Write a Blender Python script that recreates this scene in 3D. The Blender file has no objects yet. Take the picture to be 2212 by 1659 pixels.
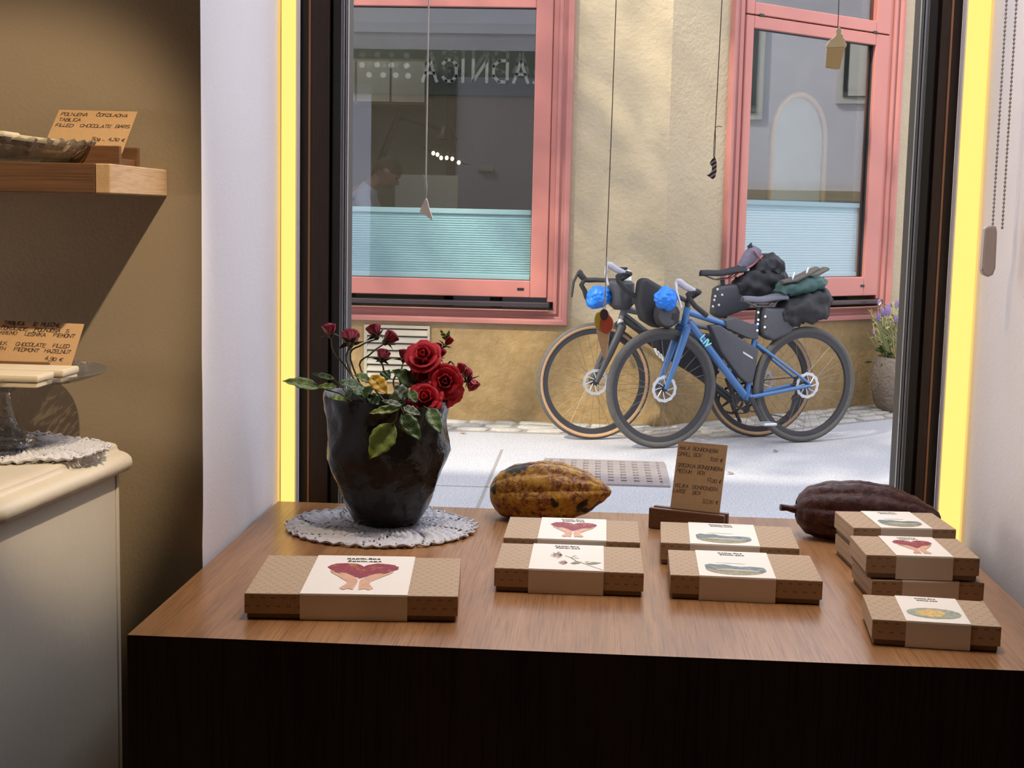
import bpy, bmesh, math, random
import numpy as np
from mathutils import Vector, Matrix, noise as mnoise
R = random.Random(7)
rad = math.radians
S = bpy.context.scene
COL = S.collection

# ---------------------------------------------------------------- camera
W, H, F = 2212.0, 1659.0, 3024.0
PITCH, ROLL, YAW = rad(6.877), rad(-1.2366), rad(3.4036)
ZC = 1.36
_cp, _sp, _cy, _sy = math.cos(PITCH), math.sin(PITCH), math.cos(YAW), math.sin(YAW)
FWD = Vector((-_sy*_cp, _cy*_cp, -_sp))
_rt = Vector((_cy, _sy, 0)); _dn = FWD.cross(_rt)
_c, _s = math.cos(ROLL), math.sin(ROLL)
RT = _c*_rt + _s*_dn
DN = -_s*_rt + _c*_dn
CAM = Vector((0, 0, ZC))
cd = bpy.data.cameras.new('camera'); cam = bpy.data.objects.new('camera', cd); COL.objects.link(cam)
cd.sensor_width = 36; cd.lens = 36*F/W; cd.clip_start = .02; cd.clip_end = 300
m = Matrix.Identity(4)
for i in range(3):
    m[i][0] = RT[i]; m[i][1] = -DN[i]; m[i][2] = -FWD[i]; m[i][3] = CAM[i]
cam.matrix_world = m
S.camera = cam
def ray(px, py): return RT*((px-W/2)/F) + DN*((py-H/2)/F) + FWD
def atY(px, py, Y): d = ray(px, py); return CAM + d*(Y/d.y)
def atZ(px, py, Z): d = ray(px, py); return CAM + d*((Z-ZC)/d.z)
def atX(px, py, X): d = ray(px, py); return CAM + d*(X/d.x)

# ---------------------------------------------------------------- world, sun, lamps, exposure
wd = bpy.data.worlds.new('sky'); S.world = wd; wd.use_nodes = True
nt = wd.node_tree; bg = nt.nodes['Background']
tc = nt.nodes.new('ShaderNodeTexCoord'); sep = nt.nodes.new('ShaderNodeSeparateXYZ'); rmp = nt.nodes.new('ShaderNodeValToRGB')
nt.links.new(tc.outputs['Generated'], sep.inputs[0]); nt.links.new(sep.outputs['Z'], rmp.inputs[0]); nt.links.new(rmp.outputs[0], bg.inputs[0])
rmp.color_ramp.elements[0].color = (.98, .96, .97, 1); rmp.color_ramp.elements[1].color = (.74, .82, 1, 1)
bg.inputs[1].default_value = 2.8
sd = bpy.data.lights.new('sun', 'SUN'); sun = bpy.data.objects.new('sun', sd); COL.objects.link(sun)
sd.energy = 5.6; sd.angle = rad(1.6); sd.color = (1, .9, .72)
SUN = Vector((-.50, -.66, .72)).normalized()
sun.rotation_euler = SUN.to_track_quat('Z', 'Y').to_euler(); sun.location = (-6, -4, 12)
def lamp(name, loc, energy, color, kind='POINT', radius=.05, aim=None, cone=120, blend=.4):
    d = bpy.data.lights.new(name, kind); o = bpy.data.objects.new(name, d); COL.objects.link(o)
    d.energy = energy; d.color = color; d.shadow_soft_size = radius; o.location = loc
    if kind == 'SPOT': d.spot_size = rad(cone); d.spot_blend = blend
    if aim is not None: o.rotation_euler = (Vector(loc)-Vector(aim)).to_track_quat('Z', 'Y').to_euler()
    return o
lamp('table_spot', (.0, 1.74, 2.95), 74, (1, .80, .58), 'SPOT', .03, (.0, 1.74, .89), 36, .6)
_n = lamp('niche_fill', (.34, 2.03, 2.60), 11, (.88, .88, 1), 'AREA'); _n.data.shape = 'RECTANGLE'; _n.data.size = .42; _n.data.size_y = .32  # added unseen area light standing in for daylight on reveals and table
lamp('wall_spot', (.35, .62, 2.85), 235, (1, .79, .53), 'SPOT', .018, (-.94, 1.70, 1.12), 21.5, .35)
lamp('right_spot', (-.30, 1.50, 2.85), 40, (1, .66, .38), 'SPOT', .03, (.80, 1.90, 1.25), 26, .6)
lamp('room_fill', (-1.95, 1.33, 1.30), 40, (1, .83, .74), 'POINT', .25)  # added unseen fill light, lifts the shaded wall under the shelf
S.view_settings.view_transform = 'Standard'; S.view_settings.look = 'None'
S.view_settings.exposure = 0.0; S.view_settings.gamma = 1.0; S.view_settings.use_curve_mapping = False
try:
    S.cycles.use_denoising = True; S.cycles.max_bounces = 8; S.cycles.transparent_max_bounces = 16
    S.cycles.caustics_reflective = False; S.cycles.caustics_refractive = False; S.cycles.sample_clamp_indirect = 6
except Exception: pass

# ---------------------------------------------------------------- materials
class G:
    def __init__(s, name):
        s.m = bpy.data.materials.new(name); s.m.use_nodes = True; s.t = s.m.node_tree; s.b = s.t.nodes['Principled BSDF']; s.tc = None
    def n(s, typ, **kw):
        q = s.t.nodes.new('ShaderNode'+typ)
        for k, v in kw.items(): setattr(q, k, v)
        return q
    def l(s, a, b): s.t.links.new(a, b)
    def co(s, kind='Object', scale=(1, 1, 1), rot=(0, 0, 0)):
        if s.tc is None: s.tc = s.n('TexCoord')
        mp = s.n('Mapping'); mp.inputs['Scale'].default_value = scale; mp.inputs['Rotation'].default_value = rot
        s.l(s.tc.outputs[kind], mp.inputs[0]); return mp.outputs[0]
    def noise(s, vec, scale=10, detail=4, rough=.55, dist=0):
        q = s.n('TexNoise'); q.inputs['Scale'].default_value = scale; q.inputs['Detail'].default_value = detail
        q.inputs['Roughness'].default_value = rough; q.inputs['Distortion'].default_value = dist; s.l(vec, q.inputs['Vector']); return q.outputs['Fac']
    def ramp(s, fac, stops):
        q = s.n('ValToRGB'); e = q.color_ramp.elements
        while len(e) < len(stops): e.new(.5)
        for el, (p, c) in zip(e, stops): el.position = p; el.color = (*c, 1) if len(c) == 3 else c
        s.l(fac, q.inputs[0]); return q.outputs[0]
    def mix(s, fac, a, b, mode='MIX'):
        q = s.n('MixRGB', blend_type=mode)
        for k, x in enumerate((fac, a, b)):
            if hasattr(x, 'links'): s.l(x, q.inputs[k])
            elif isinstance(x, (int, float)): q.inputs[k].default_value = x
            else: q.inputs[k].default_value = (*x, 1)
        return q.outputs[0]
    def math(s, op, a, b=0.0, c=0.0):
        q = s.n('Math', operation=op)
        for k, x in enumerate((a, b, c)):
            if hasattr(x, 'links'): s.l(x, q.inputs[k])
            else: q.inputs[k].default_value = x
        return q.outputs[0]
    def sep(s, vec):
        q = s.n('SeparateXYZ'); s.l(vec, q.inputs[0]); return q.outputs
    def col(s, c):
        if hasattr(c, 'links'): s.l(c, s.b.inputs['Base Color'])
        else: s.b.inputs['Base Color'].default_value = (*c, 1)
        return s
    def bump(s, h, strength=.3, dist=.01):
        q = s.n('Bump'); q.inputs['Strength'].default_value = strength; q.inputs['Distance'].default_value = dist
        s.l(h, q.inputs['Height']); s.l(q.outputs[0], s.b.inputs['Normal']); return s
    def set(s, **kw):
        for k, v in kw.items():
            k = {'rough': 'Roughness', 'metal': 'Metallic', 'spec': 'Specular IOR Level', 'trans': 'Transmission Weight', 'ior': 'IOR', 'coat': 'Coat Weight', 'sheen': 'Sheen Weight', 'sss': 'Subsurface Weight'}[k]
            if hasattr(v, 'links'): s.l(v, s.b.inputs[k])
            else: s.b.inputs[k].default_value = v
        return s
def pm(name, c, rough=.6, var=.12, scale=30, bump=0., bscale=60, metal=0., spec=.5, dist=.004, coat=0.):
    g = G(name); v = g.co()
    f = g.noise(v, scale, 4)
    g.col(g.mix(f, tuple(x*(1-var) for x in c), tuple(min(1, x*(1+var)) for x in c)))
    g.set(rough=rough, metal=metal, spec=spec, coat=coat)
    if bump: g.bump(g.noise(v, bscale, 5), bump, dist)
    return g.m

M = {}
def wall_paint(name, c, patch, b=.25):
    g = G(name); v = g.co()
    f = g.noise(v, 2.2, 5, .6); f2 = g.noise(v, 45, 4)
    g.col(g.mix(g.ramp(f, [(.35, (0, 0, 0)), (.7, (1, 1, 1))]), c, patch)); g.set(rough=.85, spec=.2)
    h = g.mix(.5, f2, g.noise(v, 190, 3)); g.bump(h, b, .004); return g.m
M['paint'] = wall_paint('white_wall_paint', (.80, .775, .79), (.76, .735, .745), .16)
M['paint_rough'] = wall_paint('rough_beige_wall_paint', (.27, .212, .145), (.25, .195, .132), .22)
M['ceiling'] = pm('ceiling_paint', (.34, .31, .28), .9)
M['floor'] = pm('floor_boards', (.12, .07, .04), .5)
M['backwall'] = pm('back_wall_paint', (.16, .12, .09), .9)
def wood(name, dark, mid, light, axis, rough=.38, stretch=.06, sc=18, band=1.):
    g = G(name); scl = [1., 1., 1.]; scl[axis] = stretch
    v = g.co('Object', tuple(scl))
    big = g.noise(v, sc*.35, 3, .5, 1.2*band); fine = g.noise(v, sc*5, 6, .7, .4); pore = g.noise(g.co('Object', tuple(x if i != axis else .02 for i, x in enumerate((1, 1, 1)))), sc*22, 3, .6)
    c = g.ramp(g.mix(.38, big, fine), [(.30, dark), (.5, mid), (.70, light)])
    c = g.mix(g.ramp(pore, [(.36, (.55, .55, .55)), (.5, (0, 0, 0))]), c, tuple(x*.55 for x in dark))
    g.col(c); g.set(rough=rough, spec=.45); g.bump(pore, .08, .001); return g.m
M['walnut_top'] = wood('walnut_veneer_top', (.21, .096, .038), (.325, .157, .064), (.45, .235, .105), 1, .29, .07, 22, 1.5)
M['walnut_shaded'] = wood('walnut_veneer_shaded', (.055, .03, .018), (.075, .042, .025), (.10, .058, .034), 2)  # same veneer darkened: shade of the unlit faces is in the colour
M['shelf_wood'] = wood('shelf_walnut', (.13, .06, .028), (.20, .10, .045), (.28, .15, .07), 0, .45, .05, 22)
M['shelf_end'] = wood('shelf_lit_end', (.42, .26, .13), (.50, .33, .18), (.58, .40, .23), 1, .5, .15, 40)  # paler wood carries the light that falls on the shelf end
M['stand_wood'] = wood('card_stand_wood', (.10, .045, .02), (.16, .075, .033), (.24, .12, .055), 0, .5, .06, 40)
M['frame_wood'] = wood('dark_stained_frame', (.018, .010, .007), (.030, .017, .011), (.042, .024, .015), 2, .4, .04, 50)
M['copper'] = pm('frame_edge_line', (.32, .15, .085), .4)
M['gasket'] = pm('black_gasket', (.008, .008, .008), .5)
M['alu'] = pm('white_spacer_bar', (.62, .64, .68), .35, metal=.3)
g = G('led_light'); g.b.inputs['Emission Color'].default_value = (1, .64, .165, 1); g.b.inputs['Emission Strength'].default_value = 1.46; g.col((0, 0, 0)); g.set(rough=.6, spec=.1); M['led'] = g.m
def pane(name, lo, hi, tint=(1, 1, 1)):
    g = G(name); t = g.t; out = t.nodes['Material Output']
    ge = g.n('NewGeometry'); dt = g.n('VectorMath', operation='DOT_PRODUCT'); g.l(ge.outputs['Normal'], dt.inputs[0]); g.l(ge.outputs['Incoming'], dt.inputs[1])
    sch = g.math('MULTIPLY_ADD', g.math('POWER', g.math('SUBTRACT', 1.0, g.math('MINIMUM', g.math('ABSOLUTE', dt.outputs['Value']), 1.0)), 5.0), .96, .04)
    mr = g.math('MULTIPLY_ADD', sch, hi, lo); cl = g.math('MINIMUM', mr, 1.0)
    a = g.n('BsdfTransparent'); a.inputs[0].default_value = (*tint, 1); b = g.n('BsdfGlossy'); b.inputs['Roughness'].default_value = .0
    mx = g.n('MixShader'); g.l(cl, mx.inputs[0]); g.l(a.outputs[0], mx.inputs[1]); g.l(b.outputs[0], mx.inputs[2]); g.l(mx.outputs[0], out.inputs['Surface'])
    t.nodes.remove(g.b); return g.m
M['shop_glass'] = pane('shop_window_glass', -.03, 1.)
M['street_glass'] = pane('coated_window_glass', .0, 2.4, (.94, .97, .97))
M['inner_glass'] = pane('inner_window_glass', .0, .8, (.96, .98, .98))
def clear_glass(name, c=(1, 1, 1), rough=.02):
    g = G(name); g.col(c); g.set(rough=rough, trans=1., ior=1.48); return g.m
def pressed(name, white, bscale, bs=.5):
    g = G(name); v = g.co(); bp = g.n('Bump'); bp.inputs['Strength'].default_value = bs; bp.inputs['Distance'].default_value = .004; g.l(g.noise(v, bscale, 2, .4), bp.inputs['Height'])
    lw = g.n('LayerWeight'); lw.inputs[0].default_value = .35; g.l(bp.outputs[0], lw.inputs['Normal'])
    a = g.n('BsdfTransparent'); a.inputs[0].default_value = (.90, .91, .90, 1); b = g.n('BsdfGlossy'); b.inputs['Roughness'].default_value = .06; g.l(bp.outputs[0], b.inputs['Normal']); d = g.n('BsdfDiffuse'); d.inputs[0].default_value = (.8, .8, .8, 1); g.l(bp.outputs[0], d.inputs['Normal'])
    m1 = g.n('MixShader'); m1.inputs[0].default_value = white; g.l(a.outputs[0], m1.inputs[1]); g.l(d.outputs[0], m1.inputs[2])
    m2 = g.n('MixShader'); g.l(g.math('MULTIPLY_ADD', lw.outputs['Fresnel'], .8, .06), m2.inputs[0]); g.l(m1.outputs[0], m2.inputs[1]); g.l(b.outputs[0], m2.inputs[2])
    g.l(m2.outputs[0], g.t.nodes['Material Output'].inputs['Surface']); g.t.nodes.remove(g.b); return g.m
M['crystal'] = pressed('pressed_glass', .11, 120, .45)
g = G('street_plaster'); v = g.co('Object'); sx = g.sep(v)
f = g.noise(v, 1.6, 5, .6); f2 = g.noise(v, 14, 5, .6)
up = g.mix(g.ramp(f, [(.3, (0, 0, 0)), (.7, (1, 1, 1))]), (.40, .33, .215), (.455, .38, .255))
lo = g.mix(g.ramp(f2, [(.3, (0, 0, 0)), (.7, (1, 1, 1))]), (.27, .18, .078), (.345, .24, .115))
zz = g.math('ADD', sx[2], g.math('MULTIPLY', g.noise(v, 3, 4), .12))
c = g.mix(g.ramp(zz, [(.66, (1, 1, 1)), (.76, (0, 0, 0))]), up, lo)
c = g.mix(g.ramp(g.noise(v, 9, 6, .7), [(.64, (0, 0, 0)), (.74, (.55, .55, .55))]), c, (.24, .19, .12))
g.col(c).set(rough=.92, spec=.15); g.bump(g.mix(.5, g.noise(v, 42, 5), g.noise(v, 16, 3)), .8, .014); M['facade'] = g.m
def painted(name, a, b, rough=.4):
    g = G(name); v = g.co(); g.col(g.mix(g.noise(v, 6, 4), a, b)).set(rough=rough, spec=.4); return g.m
M['pink'] = painted('terracotta_pink_paint', (.37, .148, .125), (.42, .175, .148))
M['pink_sash'] = painted('salmon_sash_paint', (.435, .163, .133), (.475, .188, .153), .3)
M['pink_sill'] = painted('pink_stone_sill', (.27, .12, .085), (.33, .155, .115), .7)
M['sill_metal'] = pm('dark_sill_metal', (.07, .055, .058), .3, metal=.5)
M['blind'] = pm('pleated_blind_fabric', (.57, .76, .80), .8, .03)
M['vent'] = pm('vent_paint', (.40, .355, .27), .6)
g = G('asphalt'); v = g.co('Object')
f = g.noise(v, .9, 5, .6); sp = g.noise(v, 110, 3, .7)
c = g.mix(g.ramp(f, [(.3, (0, 0, 0)), (.75, (1, 1, 1))]), (.40, .395, .40), (.48, .47, .47))
c = g.mix(g.ramp(sp, [(.40, (.75, .75, .75)), (.52, (0, 0, 0))]), c, (.22, .22, .235)); c = g.mix(g.ramp(g.noise(v, 45, 4, .7), [(.58, (0, 0, 0)), (.68, (.6, .6, .6))]), c, (.62, .61, .60))
g.col(c).set(rough=.9, spec=.2); g.bump(sp, .6, .006); M['asphalt'] = g.m
M['stone'] = pm('pale_paving_stone', (.38, .355, .31), .85, .3, 5, .6, 30, dist=.01)
M['joint'] = pm('joint_grit', (.25, .23, .2), .95)
M['iron'] = pm('cast_iron_grate', (.29, .25, .235), .6, .2, 20, .3, metal=.25)
M['pit'] = pm('drain_pit', (.03, .028, .025), .9)
M['lilac'] = wall_paint('lilac_white_render', (.80, .78, .88), (.74, .72, .82), .3)
M['fascia'] = pm('grey_green_fascia', (.075, .09, .075), .6)
M['sign'] = pm('sign_letter_cream', (.9, .89, .84), .5)
M['roomwall'] = pm('opposite_room_wall', (.30, .31, .27), .9, .2, 2)
M['roomlilac'] = pm('lilac_door_paint', (.62, .62, .88), .5)
M['dark'] = pm('dark_lacquer', (.02, .02, .02), .4)
M['paper'] = pm('white_paper', (.72, .70, .66), .8)
M['skin'] = pm('skin', (.42, .22, .15), .5, .08)
M['hair'] = pm('short_hair', (.08, .05, .035), .7)
M['shirt'] = pm('white_shirt', (.62, .62, .70), .85)
M['trousers'] = pm('dark_trousers', (.04, .04, .05), .85)
g = G('bulb_glow'); g.b.inputs['Emission Color'].default_value = (1, .72, .36, 1); g.b.inputs['Emission Strength'].default_value = 9; M['bulb'] = g.m

# ---------------------------------------------------------------- mesh helpers
MW = {}
def tag(o, label=None, cat=None, group=None, kind=None):
    if label: o['label'] = label
    if cat: o['category'] = cat
    if group: o['group'] = group
    if kind: o['kind'] = kind
    return o
def empty(name, loc, rz=0., label=None, cat=None, group=None, kind=None):
    o = bpy.data.objects.new(name, None); COL.objects.link(o); o.empty_display_size = .05
    o.location = loc; o.rotation_euler = (0, 0, rz)
    MW[o] = Matrix.Translation(Vector(loc)) @ Matrix.Rotation(rz, 4, 'Z')
    return tag(o, label, cat, group, kind)
class MB:
    def __init__(s): s.v = []; s.f = []
    def add(s, vs, fs):
        o = len(s.v); s.v += [Vector(x) for x in vs]; s.f += [tuple(i+o for i in q) for q in fs]; return s
    def box(s, a, b):
        x0, y0, z0 = a; x1, y1, z1 = b
        return s.add([(x0, y0, z0), (x1, y0, z0), (x1, y1, z0), (x0, y1, z0), (x0, y0, z1), (x1, y0, z1), (x1, y1, z1), (x0, y1, z1)],
                     [(3, 2, 1, 0), (4, 5, 6, 7), (0, 1, 5, 4), (1, 2, 6, 5), (2, 3, 7, 6), (3, 0, 4, 7)])
    def hexa(s, p):
        return s.add(p, [(3, 2, 1, 0), (4, 5, 6, 7), (0, 1, 5, 4), (1, 2, 6, 5), (2, 3, 7, 6), (3, 0, 4, 7)])
    def prism(s, poly, off):
        off = Vector(off); n = len(poly); p = [Vector(x) for x in poly]
        nrm = Vector((0, 0, 0))
        for i in range(n): nrm += p[i].cross(p[(i+1) % n])
        flip = nrm.dot(off) > 0
        vs = p + [x+off for x in p]
        fs = [tuple(range(n)), tuple(range(2*n-1, n-1, -1))] + [(i, i+n, (i+1) % n+n, (i+1) % n) for i in range(n)]
        if flip: fs = [tuple(reversed(q)) for q in fs]
        return s.add(vs, fs)
    def tube(s, pts, r, n=8, cap=True, closed=False, flat=None):
        pts = [Vector(p) for p in pts]; k = len(pts)
        rs = r if isinstance(r, (list, tuple)) else [r]*k
        t0 = (pts[1]-pts[0]).normalized(); ref = Vector((0, 0, 1)) if abs(t0.z) < .9 else Vector((1, 0, 0))
        if flat is not None: ref = Vector(flat)
        vs = []; u = None
        for i in range(k):
            a = pts[(i-1) % k] if (i > 0 or closed) else pts[0]; b = pts[(i+1) % k] if (i < k-1 or closed) else pts[-1]
            t = (b-a).normalized()
            if u is None: u = (ref - t*ref.dot(t)).normalized()
            else:
                u = u - t*u.dot(t)
                u = u.normalized() if u.length > 1e-6 else t.orthogonal().normalized()
            w = t.cross(u)
            ra, rb = rs[i] if isinstance(rs[i], (list, tuple)) else (rs[i], rs[i])
            for j in range(n):
                a_ = 2*math.pi*j/n; vs.append(pts[i] + u*(ra*math.cos(a_)) + w*(rb*math.sin(a_)))
        fs = []
        for i in range(k if closed else k-1):
            i2 = (i+1) % k
            for j in range(n): fs.append((i*n+j, i*n+(j+1) % n, i2*n+(j+1) % n, i2*n+j))
        if cap and not closed: fs += [tuple(range(n-1, -1, -1)), tuple(range((k-1)*n, k*n))]
        return s.add(vs, fs)
    def lathe(s, prof, n=32, c=(0, 0, 0), fn=None, axis=None):
        c = Vector(c); vs = []; fs = []; k = len(prof)
        for i, (r, z) in enumerate(prof):
            for j in range(n):
                a = 2*math.pi*j/n; rr, zz2 = (fn(r, z, a, i) if fn else (r, z))
                p = Vector((rr*math.cos(a), rr*math.sin(a), zz2))
                if axis is not None: p = axis @ p
                vs.append(c+p)
        for i in range(k-1):
            for j in range(n): fs.append((i*n+j, i*n+(j+1) % n, (i+1)*n+(j+1) % n, (i+1)*n+j))
        if prof[0][0] > 1e-6: fs.append(tuple(range(n-1, -1, -1)))
        if prof[-1][0] > 1e-6: fs.append(tuple(range((k-1)*n, k*n)))
        return s.add(vs, fs)
    def grid(s, fn, nu, nv):
        vs = [fn(i/nu, j/nv) for i in range(nu+1) for j in range(nv+1)]
        return s.add(vs, [(i*(nv+1)+j, (i+1)*(nv+1)+j, (i+1)*(nv+1)+j+1, i*(nv+1)+j+1) for i in range(nu) for j in range(nv)])
    def ball(s, c, r, n=10, m_=7, sc=(1, 1, 1)):
        return s.lathe([(r*math.sin(math.pi*i/m_)*1.0 if 0 < i < m_ else 0., -r*math.cos(math.pi*i/m_)) for i in range(m_+1)], n, c, axis=Matrix.Diagonal(Vector(sc)))
    def build(s, name, mat, parent=None, smooth=None, bevel=0., seg=1, local=False, uv=False, solid=0., weld=False, sub=0):
        me = bpy.data.meshes.new(name)
        mw = MW.get(parent) if parent is not None else None
        inv = mw.inverted() if (mw is not None and not local) else None
        vs = [inv @ q for q in s.v] if inv is not None else s.v
        me.from_pydata([tuple(q) for q in vs], [], s.f)
        if bevel or weld:
            bm = bmesh.new(); bm.from_mesh(me)
            if weld: bmesh.ops.remove_doubles(bm, verts=bm.verts, dist=1e-6)
            if bevel: bmesh.ops.bevel(bm, geom=[e for e in bm.edges if len(e.link_faces) == 2 and e.calc_face_angle(0) > .5], offset=bevel, segments=seg, profile=.6, affect='EDGES')
            bm.to_mesh(me); bm.free()
        me.validate()
        if uv:
            ul = me.uv_layers.new(name='uv')
            for p in me.polygons:
                n = p.normal; ax = max(range(3), key=lambda i: abs(n[i]))
                for li in p.loop_indices:
                    c = me.vertices[me.loops[li].vertex_index].co
                    ul.data[li].uv = ((c.y, c.z), (c.x, c.z), (c.x, c.y))[ax]
        if smooth:
            me.shade_smooth(); me.set_sharp_from_angle(angle=rad(smooth))
        o = bpy.data.objects.new(name, me); COL.objects.link(o)
        for x in (mat if isinstance(mat, (list, tuple)) else [mat]): me.materials.append(x)
        if parent is not None: o.parent = parent; MW[o] = MW.get(parent, Matrix.Identity(4))
        else: MW[o] = Matrix.Identity(4)
        if solid:
            md = o.modifiers.new('thickness', 'SOLIDIFY'); md.thickness = solid; md.offset = 0
        if sub:
            md = o.modifiers.new('smooth', 'SUBSURF'); md.levels = sub; md.render_levels = sub
        return o
def struct(name, mb, mat, parent=None, **kw):
    o = mb.build(name, mat, parent, **kw)
    if parent is None: o['kind'] = 'structure'
    return o
def copy_tree(o, parent=None):
    c = o.copy(); COL.objects.link(c)
    if parent is not None: c.parent = parent
    for ch in [x for x in bpy.data.objects if x.parent == o]: copy_tree(ch, c)
    return c
def nz(p, f): return mnoise.noise(Vector(p)*f)

# stroke lettering ------------------------------------------------------------
GL = {
'A': [[(0,0),(2,6),(4,0)],[(.8,2.2),(3.2,2.2)]], 'B': [[(0,0),(0,6),(2.8,6),(3.6,5.2),(3.6,3.9),(2.8,3.1),(0,3.1)],[(2.8,3.1),(4,2.3),(4,.8),(3,0),(0,0)]],
'C': [[(3.8,5),(3,6),(1.2,6),(0,4.6),(0,1.4),(1.2,0),(3,0),(3.8,1)]], 'D': [[(0,0),(0,6),(2.4,6),(4,4.4),(4,1.6),(2.4,0),(0,0)]],
'E': [[(3.6,6),(0,6),(0,0),(3.6,0)],[(0,3.1),(3,3.1)]], 'F': [[(3.6,6),(0,6),(0,0)],[(0,3.1),(3,3.1)]],
'G': [[(3.8,5),(3,6),(1.2,6),(0,4.6),(0,1.4),(1.2,0),(3,0),(3.8,1),(3.8,2.8),(2.2,2.8)]], 'H': [[(0,0),(0,6)],[(4,0),(4,6)],[(0,3),(4,3)]],
'I': [[(1,0),(1,6)]], 'J': [[(3,6),(3,1.2),(2.2,0),(1,0),(0,1)]], 'K': [[(0,0),(0,6)],[(3.8,6),(0,2.8)],[(1.2,3.6),(4,0)]], 'L': [[(0,6),(0,0),(3.4,0)]],
'M': [[(0,0),(.4,6),(2.2,2),(4,6),(4.4,0)]], 'N': [[(0,0),(0,6),(4,0),(4,6)]], 'O': [[(1.2,0),(0,1.4),(0,4.6),(1.2,6),(2.8,6),(4,4.6),(4,1.4),(2.8,0),(1.2,0)]],
'P': [[(0,0),(0,6),(2.8,6),(3.8,5.2),(3.8,3.6),(2.8,2.8),(0,2.8)]], 'R': [[(0,0),(0,6),(2.8,6),(3.8,5.2),(3.8,3.6),(2.8,2.8),(0,2.8)],[(1.8,2.8),(4,0)]],
'S': [[(3.8,5.2),(2.8,6),(1,6),(.1,5.1),(.3,3.8),(3.6,2.2),(3.9,1),(3,0),(1,0),(0,.9)]], 'T': [[(0,6),(4,6)],[(2,6),(2,0)]],
'U': [[(0,6),(0,1.2),(1.2,0),(2.8,0),(4,1.2),(4,6)]], 'V': [[(0,6),(2,0),(4,6)]], 'W': [[(0,6),(1,0),(2.2,4),(3.4,0),(4.4,6)]], 'X': [[(0,0),(4,6)],[(0,6),(4,0)]],
'Y': [[(0,6),(2,3),(4,6)],[(2,3),(2,0)]], 'Z': [[(0,6),(4,6),(0,0),(4,0)]],
'0': [[(1,0),(0,1.2),(0,3.8),(1,5),(2.2,5),(3.2,3.8),(3.2,1.2),(2.2,0),(1,0)]], '1': [[(.2,4.4),(1.6,6),(1.6,0)]], '2': [[(.1,4.8),(1,6),(2.8,6),(3.6,4.8),(3.2,3.4),(0,0),(3.8,0)]],
'3': [[(.2,5.6),(2.6,6),(3.4,5),(3,3.6),(1.4,3.2)],[(1.4,3.2),(3.4,2.8),(3.6,1),(2.4,0),(.2,.4)]], '4': [[(2.6,0),(2.6,6),(0,2),(3.8,2)]], '5': [[(3.6,6),(.6,6),(.3,3.4),(2.4,3.8),(3.6,2.6),(3.4,.8),(2,0),(.2,.5)]],
'7': [[(0,6),(3.8,6),(1.4,0)],[(.8,3),(3,3)]], '9': [[(3.4,4.6),(2.4,6),(.8,5.8),(.1,4.4),(.8,3),(2.4,3),(3.4,4.6),(3.2,1.4),(2,0),(.4,.2)]],
',': [[(.8,.5),(.3,-1.2)]], '.': [[(.5,0),(.8,.3)]], '€': [[(3.4,4.4),(2.6,5),(1.4,5),(.6,3.6),(.6,1.4),(1.4,0),(2.6,0),(3.4,.6)],[(0,3),(2.4,3)],[(0,2),(2.4,2)]],
'g': [[(2.8,3.4),(.6,3.4),(.2,1.6),(1,.2),(2.8,1.2),(2.8,3.4),(2.6,-1.4),(.4,-1.6)]], '-': [[(.5,2.8),(3,2.8)]]}
for k_, b_ in (('Č', 'C'), ('Š', 'S'), ('Ž', 'Z')): GL[k_] = GL[b_] + [[(1, 7.6), (2, 6.7), (3.2, 7.8)]]
def text_ribbons(mb, text, place, size, width, jit=0., slant=0., gap=1.35, adv=None, rng=None, drop=0.):
    """flat pen strokes; place(x, y) maps card coordinates in metres to 3-D and a normal is not needed: quads are laid in the card plane"""
    rng = rng or R; x = 0.; s = size/6
    for ch in text:
        if ch == ' ': x += 3.4*s; continue
        gl = GL.get(ch, GL['O']); w = max(p[0] for st in gl for p in st); dy = rng.uniform(-drop, drop)
        for st in gl:
            pts = []
            for (a, b) in st:
                a += rng.uniform(-jit, jit); b += rng.uniform(-jit, jit)
                pts.append((x + a*s + slant*b*s, b*s + dy))
            for i in range(len(pts)-1):
                (ax, ay), (bx, by) = pts[i], pts[i+1]; dx, dyy = bx-ax, by-ay; L = math.hypot(dx, dyy) or 1e-6
                ux, uy = dx/L*width*.5, dyy/L*width*.5; nx, ny = -uy, ux
                q = [(ax-ux+nx, ay-uy+ny), (ax-ux-nx, ay-uy-ny), (bx+ux-nx, by+uy-ny), (bx+ux+nx, by+uy+ny)]
                mb.add([place(*p) for p in q], [(0, 1, 2, 3)])
        x += (w + gap)*s
    return x
def text_w(text, size, gap=1.35):
    s = size/6; return sum(3.4*s if c == ' ' else (max(p[0] for st in GL.get(c, GL['O']) for p in st)+gap)*s for c in text)

# ================================================================ THE SETTING: shop room
TZ = .89                       # display table height
XL, XR, YW, YO = -.515, .592, 1.80, 2.42   # window reveals, inner wall plane, outer wall plane
struct('floor', MB().box((-2.6, -7, -.12), (2.6, YO, 0)), M['floor'])
struct('ceiling', MB().box((-2.6, -7, 3.05), (2.6, YW, 3.2)), M['ceiling'])
struct('wall_back', MB().box((-2.6, -7.1, 0), (2.6, -7, 3.05)), M['backwall'])
struct('wall_left', MB().box((-2.7, -7.1, 0), (-2.6, YW, 3.05)), M['backwall'])
struct('wall_right', MB().box((2.6, -7.1, 0), (2.7, YW, 3.05)), M['backwall'])
def wavy_block(x0, x1, y0, y1, z0, z1):
    mb = MB().box((x0, y0, z0), (x1, y1, z1)); return mb
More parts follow.
